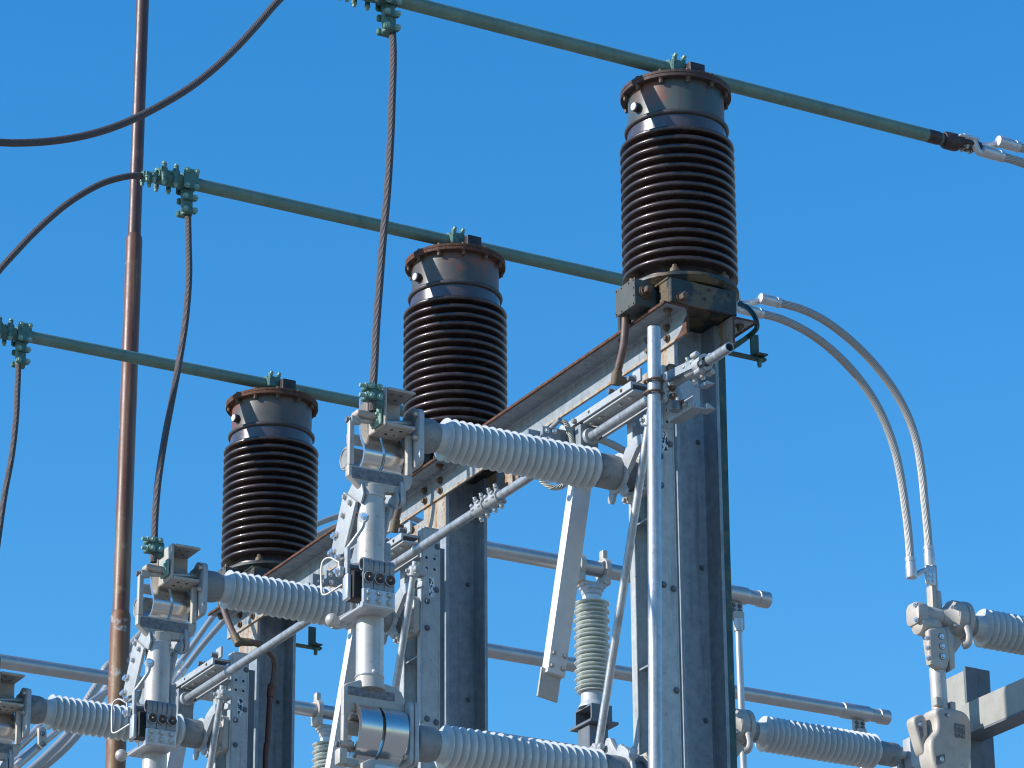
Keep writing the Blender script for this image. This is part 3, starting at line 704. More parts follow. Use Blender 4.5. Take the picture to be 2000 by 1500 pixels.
    # side plates
    for x0, x1, k in ((-1.618, -1.604, 0), (-1.470, -1.456, 1)):
        pl = [(-.10, -1.80), (-.205, -1.875), (-.105, -2.055), (.0, -2.035), (.008, -2.02)]
        b = MB(); b.prism(pl, 'x', x0, x1, .003); b.prism([(-.13, -1.79), (-.16, -1.765), (-.22, -1.79), (-.24, -1.85), (-.22, -1.885), (-.10, -1.81)], 'x', x0+.0145, x1+.010, .002)
        sp = b.build('side_plate', GALVN, t)
        for y, zz in ((-.118, -1.828), (-.165, -1.868), (-.105, -1.90)): bolt(sp, (x0, y, zz), NX, .010, .011, STEEL)
        for y, zz in ((-.035, -1.963), (-.05, -1.960), (-.012, -2.025), (-.03, -2.022)): bolt(sp, (x0, y, zz), NX, .010, .016, BRIGHT)
    b = MB(); b.prism(rrect(-.235, -.155, -1.865, -1.765, .018), 'x', -1.438, -1.426, .002); b.prism(rrect(-.225, -.15, -1.86, -1.77, .018), 'x', -1.424, -1.412, .002); lp = b.build('lug_plate', GALVN, t)
    bolt(lp, (-1.438, -.195, -1.80), NX, .011, .014, STEEL)
    b = MB(); b.box(-1.60, -1.47, -.11, -.005, -2.06, -2.035, .003); b.box(-1.585, -1.573, -.2, -.10, -2.24, -2.03, .002); b.cyl((-1.60, -.10, -2.10), (-1.47, -.10, -2.10), .016, None, 14); b.box(-1.47, -1.44, -.16, -.06, -2.2, -2.0, .004); b.build('latch_bridge', GALV, t)
    # --- lower terminal
    b = MB()
    b.prism([(-1.668, -2.735), (-1.668, -2.625), (-1.655, -2.612), (-1.60, -2.590), (-1.49, -2.590), (-1.45, -2.598), (-1.425, -2.612), (-1.41, -2.64), (-1.408, -2.735), (-1.43, -2.735), (-1.44, -2.715), (-1.63, -2.715), (-1.645, -2.735)], 'y', YI-.03, YI-.004, .006)
    b.cyl((-1.545, YI, -2.575), (-1.545, YI, -2.618), .054, .060, 32)
    b.box(-1.668, -1.646, YI-.030, YI-.004, -2.842, -2.733, .005, 2); b.box(-1.64, -1.46, YI+.03, YI+.045, -2.79, -2.735, .005, 2)
    b.box(-1.66, -1.60, YI+.01, YI+.03, -2.86, -2.82, .005, 2)
    b.cyl((-1.680, YI-.015, -2.848), (-1.625, YI-.015, -2.842), .016, None, 18, .003)
    lyk = b.build('lower_yoke', CAST, t)
    bolt(lyk, (-1.680, YI-.015, -2.848), NX, .012, .01, DKST)
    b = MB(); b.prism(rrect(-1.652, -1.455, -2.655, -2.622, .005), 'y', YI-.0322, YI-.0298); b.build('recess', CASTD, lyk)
    lo = [(-.13, -2.725), (-.165, -2.700), (-.215, -2.700), (-.255, -2.728), (-.270, -2.775), (-.258, -2.825), (-.228, -2.862), (-.188, -2.878), (-.15, -2.875)]
    for x0, x1 in ((-1.622, -1.535), (-1.521, -1.425)):
        b = MB(); strap(x0, x1, lo, 9, .0040); b.build('flexible_strap', POL, t)
    b = MB(); b.prism(rrect(YI-.070, YI+.045, -2.90, -2.655, .018), 'x', -1.409, -1.392, .003); b.prism(rrect(YI-.072, YI+.06, -2.90, -2.655, .022), 'x', -1.388, -1.370, .003)
    ep = b.build('end_plate', GALVN, t)
    bolt(ep, (-1.409, YI-.05, -2.87), NX, .012, .014, STEEL)
    b = MB(); b.box(-1.69, -1.655, YI-.045, YI+.0, -2.93, -2.868, .008, 2); b.box(-1.654, -1.60, YI-.03, YI+.0, -2.93, -2.90, .006, 2)
    b.prism([(-1.61, -2.925), (-1.575, -2.905), (-1.47, -2.905), (-1.45, -2.93), (-1.45, -3.12), (-1.61, -3.12)], 'y', YI-.075, YI-.02, .008)
    lb = b.build('lower_bracket', CAST, t)
    b = MB(); b.prism(rrect(-1.560, -1.470, -3.05, -2.925, .01), 'y', YI-.079, YI-.0752); pd = b.build('pad', PLATE, lb)
    for x in (-1.535, -1.497):
        q = MB(); q.lathe([(.0065, 0), (.0065, .001)], (x, YI-.0792, -2.965), NY, 12); q.build('bolt_hole', BLACK, pd)
    b = MB(); b.cyl((-1.655, YI-.06, -2.985), (-1.61, YI-.06, -2.985), .018, None, 14); b.build('spring_barrel', BLACK, lb)
    return t
sw = make_switch()
sw['label'] = 'nearest disconnect switch, two grey insulators and blade tube, on the widest column'
dup(sw, 2, 'middle disconnect switch, its grey insulator crossing the foot of the smallest bushing'); dup(sw, 4, 'farthest disconnect switch at the lower left, its grey insulator in front of the mast')

# ------------------------------------------------------------------ earthing switches
def make_earthing():
    t = thing('earthing_switch', 'x', 'earthing switch', (-.38, -.25, -1.35), 'earthing switches on the cantilever brackets')
    b = MB(); b.prism([(-.422, -1.168), (-.422, -1.198), (-.412, -1.198), (-.412, -1.179), (-.330, -1.179), (-.330, -1.168)], 'y', -.275, .27)
    b.prism([(-.412, -1.200), (-.412, -1.209), (-.342, -1.209), (-.340, -1.211), (-.340, -1.272), (-.331, -1.272), (-.331, -1.200)], 'y', -.2755, .125)
    b.box(-.392, -.380, -.300, -.24, -1.1677, -1.112, .002)
    cb = b.build('cantilever_bracket', GALVN, t)
    for y in (-.21, -.13, .03, .1): bolt(cb, (-.385, y, -1.2095), NZ, .010, .008, STEEL)
    for y in (-.255, -.10): bolt(cb, (-.392, y, -1.148), NX, .012, .026, DKST)
    bolt(cb, (-.422, -.20, -1.183), NX, .006, .004, RBOLT); bolt(cb, (-.422, .06, -1.183), NX, .005, .002, BLACK)
    b = MB(); b.box(-.425, -.340, .1255, .138, -1.40, -1.2115, .002); b.box(-.424, -.414, .1385, .17, -1.395, -1.2115, .001)
    hp = b.build('hanger_plate', GALV, t)
    bolt(hp, (-.36, .1255, -1.385), NY, .008, .007, STEEL)
    b = MB(); b.lathe([(.024, 0), (.0345, .001), (.036, .006), (.036, .019), (.034, .022)], (-.382, .103, -1.265), 'y', 32); b.build('bearing_boss', GALVN, t)
    # arm
    a, c = Vector((-.337, .215, -1.20)), Vector((-.515, .215, -2.285)); d = (c-a).normalized(); n = Vector((d.z, 0, -d.x)); w = .041
    P = [a+n*w, a-n*w, c-n*w, c+n*w]
    b = MB(); b.prism([(p.x, p.z) for p in P], 'y', .19, .245, .003); arm = b.build('blade_arm', ARMW, t)
    for u in (.03, .085):
        for sx in (-.026, .026):
            p = c-d*u+n*sx; bolt(arm, (p.x, .19, p.z), NY, .0085, .010, STEEL)
    e0, e1 = c-d*.02, c+d*.105; m = w*1.12; f0 = n*.012
    b = MB(); b.prism([((e0+f0+n*m).x, (e0+f0+n*m).z), ((e0+f0-n*m).x, (e0+f0-n*m).z), ((e1+f0-n*m).x, (e1+f0-n*m).z), ((e1+f0+n*m).x, (e1+f0+n*m).z)], 'y', .212, .224, .001)
    b.build('contact_tip', CAST, arm)
    b = MB(); b.cyl((-.382, .138, -1.265), (-.382, .30, -1.265), .021, None, 18); b.box(-.43, -.335, .18, .255, -1.31, -1.215, .006); b.build('arm_hub', GALV, t)
    # flexible earth ropes
    for k, pts in enumerate((((-.474, .2, -1.185), (-.455, .19, -1.195), (-.435, .18, -1.26), (-.432, .18, -1.36), (-.45, .2, -1.45), (-.50, .22, -1.475), (-.545, .25, -1.44)),
                             ((-.437, .17, -1.185), (-.412, .17, -1.188), (-.388, .16, -1.215), (-.372, .155, -1.29), (-.385, .15, -1.38), (-.40, .16, -1.43), (-.42, .18, -1.46)))):
        b = MB(); b.tube(pts, .0115, 12, 10); b.build('earth_rope', BRAID, t)
    b = MB(); b.box(-.545, -.43, .23, .25, -1.275, -1.205, .003); b.box(-.60, -.50, .30, .32, -1.31, -1.25, .004); b.cyl((-.50, .16, -1.195), (-.50, .30, -1.215), .010, None, 12)
    b.box(-.62, -.56, .22, .24, -1.30, -1.235, .004); b.cyl((-.56, .2, -1.27), (-.56, .29, -1.27), .012, None, 12); jw = b.build('contact_jaw', GALV, t)
    for x, zz in ((-.525, -1.225), (-.49, -1.222), (-.52, -1.262), (-.59, -1.27)): bolt(jw, (x, .228, zz), NY, .008, .010, BRIGHT)
    return t
es = make_earthing()
es['label'] = 'nearest earthing switch, its white arm hanging below the nearest grey insulator'
dup(es, 2, 'middle earthing switch, its white arm hanging behind the nearest blade tube'); dup(es, 4, 'farthest earthing switch with white arm and looped ropes, at the lower left')

# ------------------------------------------------------------------ operating pipe, guide pipe, bracket
t = thing('operating_pipe', 'long galvanised operating pipe running past all three columns, open near end', 'pipe', (-.382, 1.5, -1.265))
b = MB(); b.pipe((-.382, -.955, -1.268), (-.382, 4.11, -1.265), .0205, .0165, 28); b.build('pipe', PIPEG, t)
for y in (.93, -.70):
    b = MB()
    for k in range(2 if y > 0 else 1):
        yy = y+.125*k
        b.pipe((-.382, yy-.045, -1.265), (-.382, yy+.045, -1.265), .029, .020, 22)
        for sy in (-.028, .028):
            b.cyl((-.395, yy+sy, -1.225), (-.365, yy+sy, -1.305), .010, None, 10, .002); b.box(-.415, -.350, yy+sy-.012, yy+sy+.012, -1.275, -1.255, .004)
            b.cyl((-.42, yy+sy, -1.25), (-.345, yy+sy, -1.285), .009, None, 10, .002)
    c = b.build('coupling', GALVN, t)
    for k in range(2 if y > 0 else 1):
        for sy in (-.028, .028):
            bolt(c, (-.395, y+.125*k+sy, -1.225), (-.35, 0, .93), .0085, .014, STEEL); bolt(c, (-.365, y+.125*k+sy, -1.305), (.35, 0, -.93), .0085, .010, STEEL)
for y in (1.66,):
    b = MB(); b.torus((-.382, y, -1.265), (0, 1, 0), .0205, .003, 28, 8); b.build('weld_ring', PIPEG, t)

t = thing('guide_pipe', 'upright galvanised pipe held by two u-bolts in front of the widest column', 'pipe', (-.46, -.45, -3.5))
top, bot = Q(1277, 641, 'y', -.57), Q(1280, 1490, 'y', -.57); dr = (bot-top).normalized(); bot2 = bot+dr*2.2
b = MB(); b.pipe(top, bot2, .027, .023, 32); b.build('pipe', PIPEG, t)
for py in (745, 768):
    p = Q(1277, py, 'y', -.57)
    b = MB(); b.tube([p+Vector((.085, .03, .004)), p+Vector((.02, -.03, 0)), p+Vector((-.012, -.036, 0)), p+Vector((-.034, -.012, -.002)), p+Vector((-.03, .022, 0)), p+Vector((.0, .04, .002)), p+Vector((.08, .075, .006))], .0052, 10, 8); b.build('u_bolt', RBOLT, t)
p = Q(1277, 756, 'y', -.57)
b = MB(); b.box(p.x+.033, p.x+.05, p.y-.02, p.y+.06, p.z-.055, p.z+.06, .004)
for dz in (-.03, .03): b.cyl((p.x+.03, p.y+.02, p.z+dz), (p.x+.07, p.y+.02, p.z+dz), .016, None, 14, .003)
sd = b.build('saddle', GALVN, t)
for dz in (-.035, .0): bolt(sd, (p.x+.07, p.y-.02, p.z+dz), NY, .010, .02, RBOLT)

t = thing('support_bracket', 'galvanised angle bracket bolted in front of the widest column, holding pipe clamps', 'bracket', (-.25, -.36, -1.29))
b = MB(); b.prism([(-.328, -1.112), (-.255, -1.110), (-.250, -1.145), (-.152, -1.165), (-.150, -1.282), (-.330, -1.285)], 'y', -.365, -.355); b.prism([(-.150, -1.165), (-.112, -1.172), (-.150, -1.18)], 'y', -.42, -.356); b.prism([(-.150, -1.262), (-.112, -1.284), (-.150, -1.286)], 'y', -.42, -.356); pl = b.build('plate', GALVN, t)
bolt(pl, (-.285, -.365, -1.125), NY, .017, .022, ELBM); bolt(pl, (-.175, -.365, -1.262), NY, .011, .012, STEEL); bolt(pl, (-.29, -.365, -1.27), NY, .018, .022, STEEL)
b = MB(); b.box(-.285, -.275, -.52, -.33, -1.342, -1.292, .002); b.box(-.2748, -.225, -.52, -.33, -1.342, -1.334, .002); lg = b.build('ledge_angle', GALVN, t)
for y in (-.47, -.43): bolt(lg, (-.285, y, -1.317), NX, .010, .010, STEEL)
a, c = Q(1305, 738, 'x', -.405), Q(1372, 706, 'x', -.395)
b = MB(); b.tube([a, c], .026, 4, 1); b.build('clamp_arm', GALV, t)  # darker steel than the clamps, painting the arm's shaded face
b = MB(); b.pipe(c+Vector((0, .03, -.01)), c+Vector((0, -.025, -.01)), .034, .021, 20)
for dx, dz in ((-.035, .02), (.03, .025), (.035, -.04), (-.02, -.045)): b.cyl(c+Vector((dx, -.02, dz)), c+Vector((dx, .02, dz)), .012, None, 12, .003)
cl = b.build('pipe_clamp', GALVN, t)
a2 = Q(1312, 755, 'y', -.42); b = MB(); b.cyl(a2, a2+Vector((.03, 0, -.05)), .026, .022, 18, .004); b.cyl(a2+Vector((.02, -.01, -.03)), a2+Vector((.025, -.01, -.10)), .011, None, 10); b.box(a2.x-.01, a2.x+.05, a2.y-.01, a2.y+.03, a2.z-.10, a2.z-.06, .004)
ck = b.build('swivel_clamp', GALV, t)
bolt(cl, c+Vector((-.03, -.03, -.03)), NY, .011, .02, DKST); bolt(cl, a2+Vector((.03, -.015, -.07)), NY, .011, .016, RBOLT)

# ------------------------------------------------------------------ mast
t = thing('lightning_mast', 'slender rusty mast standing at the left, stepped at three joints', 'mast', (0, 6, -ZO))
def mx(py): return Q(279.5-.0367*py, py, 'y', 6.0)
secs = [(-260, 460, .0375), (460, 1195, .0475), (1195, 1900, .0555)]
xm = mx(700).x; t.location.x = xm
for k, (p0, p1, r) in enumerate(secs):
    z1, z0 = mx(p0).z, mx(p1).z
    if k == 2: z0 = -ZO
    b = MB(); b.lathe([(r, z0-.0), (r, z1-.03 if k else z1), (r*.93, z1-.012 if k else z1+.001), (r*.75, z1+.012 if k else z1+.002)], (xm, 6, 0), 'z', 32)
    b.build('mast_section', (MAST, MASTM, MASTP)[k], t)

# ------------------------------------------------------------------ aluminium jumpers
def socket_pair(t, base, s1, s2, d1):
    """forked palm with two cable sockets"""
    base, s1, s2 = Vector(base), Vector(s1), Vector(s2)
    for s in (s1, s2):
        b = MB(); d = Vector(d1).normalized()
        b.lathe([(.024, 0), (.029, .003), (.030, .01), (.030, .075), (.027, .095), (.0265, .10)], s, d, 28); c = b.build('cable_socket', PLATE, t)
        b = MB(); b.lathe([(.0262, .098), (.029, .10), (.029, .120), (.025, .122)], s, d, 28); b.build('socket_ring', BRIGHT, c)
def jumper(i, label, full):
    y0 = 2*i
    def q(px, py, y): return Q(px, py, 'y', y)
    dxy = (0, 0, 0)
    if full:
        A1 = [(1522, 592), (1560, 602), (1600, 620), (1640, 647), (1680, 682), (1715, 720), (1748, 765), (1773, 812), (1790, 862), (1800, 920), (1806, 980), (1811, 1030), (1814, 1070)]
        A2 = [(1488, 613), (1522, 622), (1562, 640), (1600, 664), (1640, 698), (1675, 736), (1706, 780), (1730, 828), (1748, 880), (1760, 935), (1768, 990), (1774, 1040), (1778, 1092)]
        ya = [2.02+(-.02)*k/12 for k in range(13)]
        P1 = [q(*p, 2.06) for p in A1]; P2 = [q(*p, 1.95) for p in A2]
        off = Vector((0, y0-2, 0)); P1 = [p+off for p in P1]; P2 = [p+off for p in P2]
    return P1, P2
P1, P2 = jumper(1, '', True)
def make_jumper():
    t = thing('twin_jumper', 'x', 'jumper cable', P1[-1], 'twin aluminium jumpers to the right-hand switches')
    for P, h in ((P1, 0), (P2, 1)):
        b = MB(); b.tube(P, .0208, 20, 10); b.build('stranded_cable', ALST, t)
        d = (P[0]-P[1]).normalized(); s = P[0]+d*.115
        b = MB(); b.lathe([(.018, 0), (.026, .002), (.0275, .008), (.0275, .072), (.0245, .088), (.0245, .095), (.027, .096), (.027, .116), (.021, .118)], s, -d, 28); b.build('cable_socket', PLATE, t)
        d = (P[-1]-P[-2]).normalized(); s = P[-1]+d*.10
        b = MB(); b.lathe([(.018, 0), (.026, .002), (.0275, .008), (.0275, .065), (.0245, .08), (.0245, .086), (.027, .087), (.027, .107), (.021, .109)], s, -d, 28); b.build('cable_socket', PLATE, t)
    s1, s2 = P1[0]+(P1[0]-P1[1]).normalized()*.09, P2[0]+(P2[0]-P2[1]).normalized()*.09
    e = Vector((1.50, 1.98, .455))
    b = MB(); b.tube([e+Vector((-.02, 0.03, .014)), e+Vector((.06, .03, .014)), s1+Vector((-.05, .02, -.02)), s1], .017, 10, 4)
    b.tube([e+Vector((-.02, -.03, .014)), e+Vector((.03, -.03, .010)), s2+Vector((-.04, 0, -.01)), s2], .017, 10, 4); b.box(e.x-.05, e.x+.06, 1.93, 2.03, .460, .474, .004)
    b.build('palm', PLATE, t)
    return t
jm = make_jumper(); jm['label'] = 'twin aluminium jumper arching down from the middle busbar at the right'
def fix(o, i): return o
dup(jm, 2, 'twin aluminium jumper mostly hidden behind the widest column'); dup(jm, -2, 'twin aluminium jumper leaving the right edge from the topmost busbar')

# ------------------------------------------------------------------ right-hand switches
def make_right():
    y = 2.0
    t = thing('hookstick_switch', 'x', 'switch', (2.75, y, -3.5), 'cast aluminium switches beyond the columns')
    # fork palm and riser
    b = MB(); b.prism(rrect(2.605, 2.665, -.838, -.735, .014), 'y', y-.042, y-.028, .003)
    a1, a2 = P1[-1], P2[-1]
    b.tube([Vector((2.615, y-.03, -.755)), a2+Vector((.01, .0, -.09))], .014, 10, 1); b.tube([Vector((2.65, y-.02, -.745)), a1+Vector((0, 0, -.10))], .016, 10, 1)
    fk = b.build('fork_palm', PLATE, t)
    for x in (2.622, 2.645):
        for z in (-.785, -.812): bolt(fk, (x, y-.042, z), NY, .0078, .008, BRIGHT)
    b = MB(); b.box(2.655, 2.685, y-.028, y+.01, -.86, -.72, .006, 2); b.box(2.645, 2.672, y-.03, y+.02, -.97, -.83, .005, 2); b.box(2.672, 2.715, y-.02, y+.03, -.96, -.845, .016, 3); b.build('riser', CAST, t)
    # jaw body
    b = MB(); b.prism(rrect(y-.06, y+.05, -1.052, -.935, .035), 'x', 2.535, 2.60, .010)
    b.lathe([(.042, 2.595), (.046, 2.605), (.046, 2.77), (.055, 2.78)], (0, y-.003, -.985), 'x', 28)
    b.lathe([(.02, 2.545), (.05, 2.56), (.055, 2.60), (.05, 2.66), (.03, 2.69)], (0, y-.01, -1.045), 'x', 24)
    jb = b.build('jaw_body', CAST, t)
    for z in (-.958, -1.035): bolt(jb, (2.535, y-.04, z), NX, .010, .010, BRIGHT)
    b = MB(); b.lathe([(.046, 2.70), (.055, 2.725), (.088, 2.752), (.096, 2.758), (.099, 2.766), (.099, 2.808), (.096, 2.812), (.093, 2.814), (.093, 2.816), (.099, 2.818), (.102, 2.824), (.102, 2.842), (.098, 2.846), (.04, 2.846)], (0, y-.005, -.988), 'x', 48)
    b.tube([(2.80, y-.085, -1.04), (2.80, y-.10, -1.10), (2.79, y-.10, -1.135), (2.77, y-.09, -1.145)], .02, 12, 6)
    fl = b.build('clamp_flange', CAST, t)
    for dy, z in ((-.062, -.945), (-.062, -1.035), (.03, -.925)): bolt(fl, (2.748, y+dy, z), NX, .0105, .012, BRIGHT)
    b = MB(); b.box(2.752, 2.758, y-.098, y-.055, -.995, -.965, .002); b.build('raised_mark', CAST, fl)
    b = MB(); b.prism([(2.60, -1.065), (2.80, -1.02), (2.80, -1.12), (2.76, -1.17), (2.70, -1.22), (2.68, -1.24), (2.62, -1.24)], 'y', y-.04, y+.02, .008); b.build('web_casting', CAST, t)
    b = MB(); b.prism([(2.578, -1.09), (2.59, -1.078), (2.64, -1.063), (2.682, -1.060), (2.692, -1.075), (2.697, -1.14), (2.700, -1.22), (2.685, -1.262), (2.66, -1.278), (2.61, -1.276), (2.585, -1.262), (2.578, -1.235)], 'y', y-.075, y-.035, .014)
    b.prism([(2.690, -1.06), (2.735, -1.10), (2.73, -1.26), (2.70, -1.28), (2.695, -1.2)], 'y', y-.072, y-.03, .006)
    cv = b.build('clamp_cover', CAST, t)
    for z in (-1.112, -1.162, -1.214):
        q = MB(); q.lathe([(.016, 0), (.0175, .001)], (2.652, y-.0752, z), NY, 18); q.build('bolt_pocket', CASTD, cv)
        bolt(cv, (2.655, y-.0755, z), NY, .0095, .010, BRIGHT); bolt(cv, (2.578, y-.06, z-.015), NX, .009, .009, BRIGHT)
    b = MB(); b.cyl((2.658, y-.02, -1.26), (2.662, y-.02, -1.50), .0405, None, 32); b.build('blade_tube', ALU, t)
    b = MB(); b.box(2.60, 2.635, y-.08, y-.045, -1.47, -1.425, .004); b.box(2.70, 2.73, y-.06, y-.03, -1.48, -1.43, .004); b.build('stop_lug', CAST, t)
    # housing
    b = MB()
    b.prism(sm([(2.585, -1.505), (2.615, -1.480), (2.74, -1.478), (2.785, -1.505), (2.797, -1.56), (2.787, -1.70), (2.765, -1.785), (2.70, -1.83), (2.60, -1.83), (2.558, -1.77), (2.548, -1.66), (2.585, -1.605), (2.592, -1.55)]), 'y', y-.09, y+.03, .020)
    b.prism(sm([(2.495, -1.545), (2.52, -1.517), (2.555, -1.512), (2.575, -1.54), (2.58, -1.61), (2.57, -1.70), (2.54, -1.70), (2.51, -1.61)]), 'y', y-.03, y+.04, .014)
    hs = b.build('housing', CAST, t)
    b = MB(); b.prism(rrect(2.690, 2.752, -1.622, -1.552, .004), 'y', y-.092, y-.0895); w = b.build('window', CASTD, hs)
    for k in range(3):
        for z in (-1.57, -1.606): bolt(w, (2.702+.019*k, y-.092, z-.002*k), NY, .0068, .005, CEM)
    b = MB(); b.prism(rrect(2.636, 2.675, -1.525, -1.508, .006), 'y', y-.0915, y-.0895); w2 = b.build('slot', CASTD, hs); bolt(w2, (2.662, y-.0915, -1.518), NY, .0075, .006, BRIGHT)
    b = MB(); b.prism([(2.57, -1.735), (2.625, -1.715), (2.625, -1.755), (2.59, -1.775), (2.57, -1.775)], 'y', y-.0915, y-.0895); w3 = b.build('slot', CASTD, hs); bolt(w3, (2.605, y-.0915, -1.745), NY, .009, .007, BRIGHT)
    b = MB(); b.prism([(2.515, -1.56), (2.54, -1.545), (2.548, -1.62), (2.53, -1.65)], 'y', y-.0325, y-.0305); w4 = b.build('slot', CASTD, hs); bolt(w4, (2.53, y-.0325, -1.565), NY, .008, .008, BRIGHT)
    # insulator
    pr = [(0, 2.84), (.056, 2.84), (.056, 2.905), (.05, 2.915)]
    b = MB(); b.lathe(pr, (0, y, -.998), 'x', 40); b.build('ferrule', CEM, t)
    n, p = 20, .70/19
    pr = [(0, 2.90), (.056, 2.90), (.058, 2.924)]
    for k in range(n):
        c = 2.958+k*p
        if k: pr += [(.060, c-.0310), (.066, c-.0250), (.074, c-.0175), (.083, c-.0100), (.0915, c-.0042), (.0965, c-.0012), (.0975, c+.0004), (.0968, c+.0018), (.090, c+.0026), (.070, c+.0032), (.060, c+.0040)]
        else: pr += [(.060, c-.0140), (.0635, c-.0090), (.077, c-.0050), (.090, c-.0024), (.0958, c-.0010), (.0975, c+.0006), (.0965, c+.0020), (.091, c+.0036), (.077, c+.0065), (.0645, c+.0095), (.060, c+.0140)]
    pr += [(.056, 3.70), (0, 3.70)]
    b = MB(); b.lathe(pr, (0, y, -.998), 'x', 72); b.build('insulator', GREY, t, 40)
    b = MB(); b.lathe([(.05, 3.695), (.058, 3.695), (.066, 3.72), (.067, 3.80), (.064, 3.815), (.03, 3.818)], (0, y, -.998), 'x', 40); b.build('ferrule', CEM, t)
    b = MB(); b.cyl((3.81, y, -.998), (3.90, y, -.985), .022, None, 18); b.prism([(3.88, -.90), (3.93, -.87), (3.95, -1.0), (3.93, -1.08), (3.885, -1.06)], 'y', y-.05, y+.02, .004); b.box(3.86, 4.05, y+.03, y+.10, -4.0, -.93, .004); b.build('mounting_bracket', GALVN, t)
    return t
rs = make_right(); rs['label'] = 'cast aluminium switch at the right edge below the twin jumper, insulator leaving the frame'
dup(rs, 2, 'cast aluminium switch behind the widest column, its grey insulator pointing at the other switch')

t = thing('gantry', 'olive steel post and sloping beam behind the right-hand switch', 'frame', (2.9, 2.1, -ZO))
c1 = Q(1885, 1301, 'y', 2.05)
b = MB(); x0 = c1.x; 
b.box(x0, x0+.075, 2.05, 2.062, -ZO, c1.z, .001); b.box(x0+.077, x0+.150, 2.053, 2.065, -ZO, c1.z, .001); b.build('front_flange', DKST, t)  # darker steel puts shade into the post's front face
b = MB(); b.box(x0-.002, x0+.012, 2.063, 2.29, -ZO, c1.z-.02, .002); b.build('side_flange', OLIVE, t)
bl, br_ = Q(1867, 1384, 'x', x0-.03), Q(2030, 1312, 'x', x0-.03)
b = MB(); sl = (br_.z-bl.z)/(br_.y-bl.y); y0, y1 = br_.y-1.2, bl.y+.06
def bz(y): return bl.z+sl*(y-bl.y)
b.prism([(y0, bz(y0)), (y1, bz(y1)), (y1, bz(y1)-.155), (y0, bz(y0)-.155)], 'x', x0-.038, x0-.028); b.build('beam_web', OLIVE, t)
b = MB(); b.prism([(y0, bz(y0)-.1555), (y1, bz(y1)-.1555), (y1, bz(y1)-.166), (y0, bz(y0)-.166)], 'x', x0-.038, x0+.08); b.build('beam_flange', DKST, t)  # dark tone paints the shaded underside of the beam

# ------------------------------------------------------------------ background bus
ZB = 2.132
def bus(y, xa, xe, label, post, lead):
    t = thing('aluminium_bus', label, 'busbar', (xe-2, y, ZB-.06), 'grey aluminium bus tubes in the background')
    b = MB(); b.cyl((xa, y, ZB), (xe-.42, y, ZB), .0565, None, 32); b.build('tube', BGT, t)
    b = MB(); b.lathe([(.058, 0), (.0645, .004), (.0655, .03), (.0655, .25), (.056, .27)], (xe-.45, y, ZB), 'x', 32); b.build('sleeve', BGT, t)
    b = MB(); b.lathe([(.054, 0), (.054, .14), (.056, .15), (.062, .152), (.063, .24), (.06, .245)], (xe-.245, y, ZB), 'x', 32); b.build('end_plug', BGT, t)
    if lead:
        x = xe-.29
        b = MB(); b.box(x-.06, x+.06, y-.012, y+.012, ZB-.21, ZB-.06, .01, 2); b.box(x-.035, x+.05, y-.045, y-.014, ZB-.28, ZB-.14, .01, 2); lg = b.build('lead_lug', CAST, t)
        for i in (-.025, .03):
            for z in (-.09, -.13): bolt(lg, (x+i, y-.013, ZB+z), NY, .013, .012, DKST)
        b = MB(); b.cyl((x, y-.03, ZB-.2), (x, y-.03, ZB-.30), .036, .034, 18, .004); b.cyl((x, y-.03, ZB-.3), (x+.02, y-.03, ZB-3.2), .026, None, 18); b.build('drop_lead', BGT, t)
bus(9.7, 4.15, 6.77, 'highest grey aluminium bus tube behind the columns, capped right end', 5.25, True)
bus(11.7, 5.3, 9.21, 'second grey aluminium bus tube, longest to the right with a capped end', None, True)
bus(13.7, -6, 10.2, 'grey aluminium bus tube at the lower left, passing behind the mast', 5.11, False)
def make_post(x, y):
    t = thing('post_insulator', 'x', 'post insulator', (x, y, .98), 'post insulators under the bus tubes')
    b = MB()
    for s in (-1, 1):
        xx = x+s*.105
        b.lathe([(.058, -.022), (.088, -.02), (.09, .02), (.058, .022)], (xx, y, ZB), 'x', 26, False)
        b.box(xx-.022, xx+.022, y-.03, y+.03, ZB+.06, ZB+.15, .012, 2); b.box(xx-.03, xx+.03, y-.06, y+.06, ZB-.125, ZB-.055, .012, 2)
    b.box(x-.10, x+.10, y-.05, y+.05, ZB-.155, ZB-.115, .01, 2); b.build('tube_clamp', CAST, t)
    b = MB(); b.lathe([(.04, 0), (.085, -.002), (.09, -.008), (.09, -.025), (.078, -.034), (.075, -.060), (.07, -.063), (.07, -.072), (.06, -.074)], (x, y, ZB-.15), 'z', 36); b.build('top_cap', GALVN, t)
    n, z1, z0 = 11, 1.862, 1.225; p = (z1-z0)/(n-1); pr = [(0, ZB-.22), (.068, ZB-.22), (.068, z1+.024)]
    for k in range(n):
        c = z1-k*p
        pr += [(.072, c+.016), (.085, c+.010), (.126, c-.002), (.1318, c-.006), (.129, c-.0105), (.095, c-.011), (.078, c-.015), (.085, c-.020), (.112, c-.030), (.1165, c-.0345), (.114, c-.038), (.088, c-.038), (.072, c-.041)]
    pr += [(.07, 1.17), (0, 1.17)]
    b = MB(); b.lathe(pr, (x, y, 0), 'z', 64); b.build('insulator', GREYG, t, 40)
    b = MB(); b.lathe([(.06, 1.185), (.088, 1.183), (.088, 1.12), (.095, 1.10), (.105, 1.085), (.108, 1.07), (.05, 1.07)], (x, y, 0), 'z', 36); b.build('bottom_cap', GALVN, t)
    return t
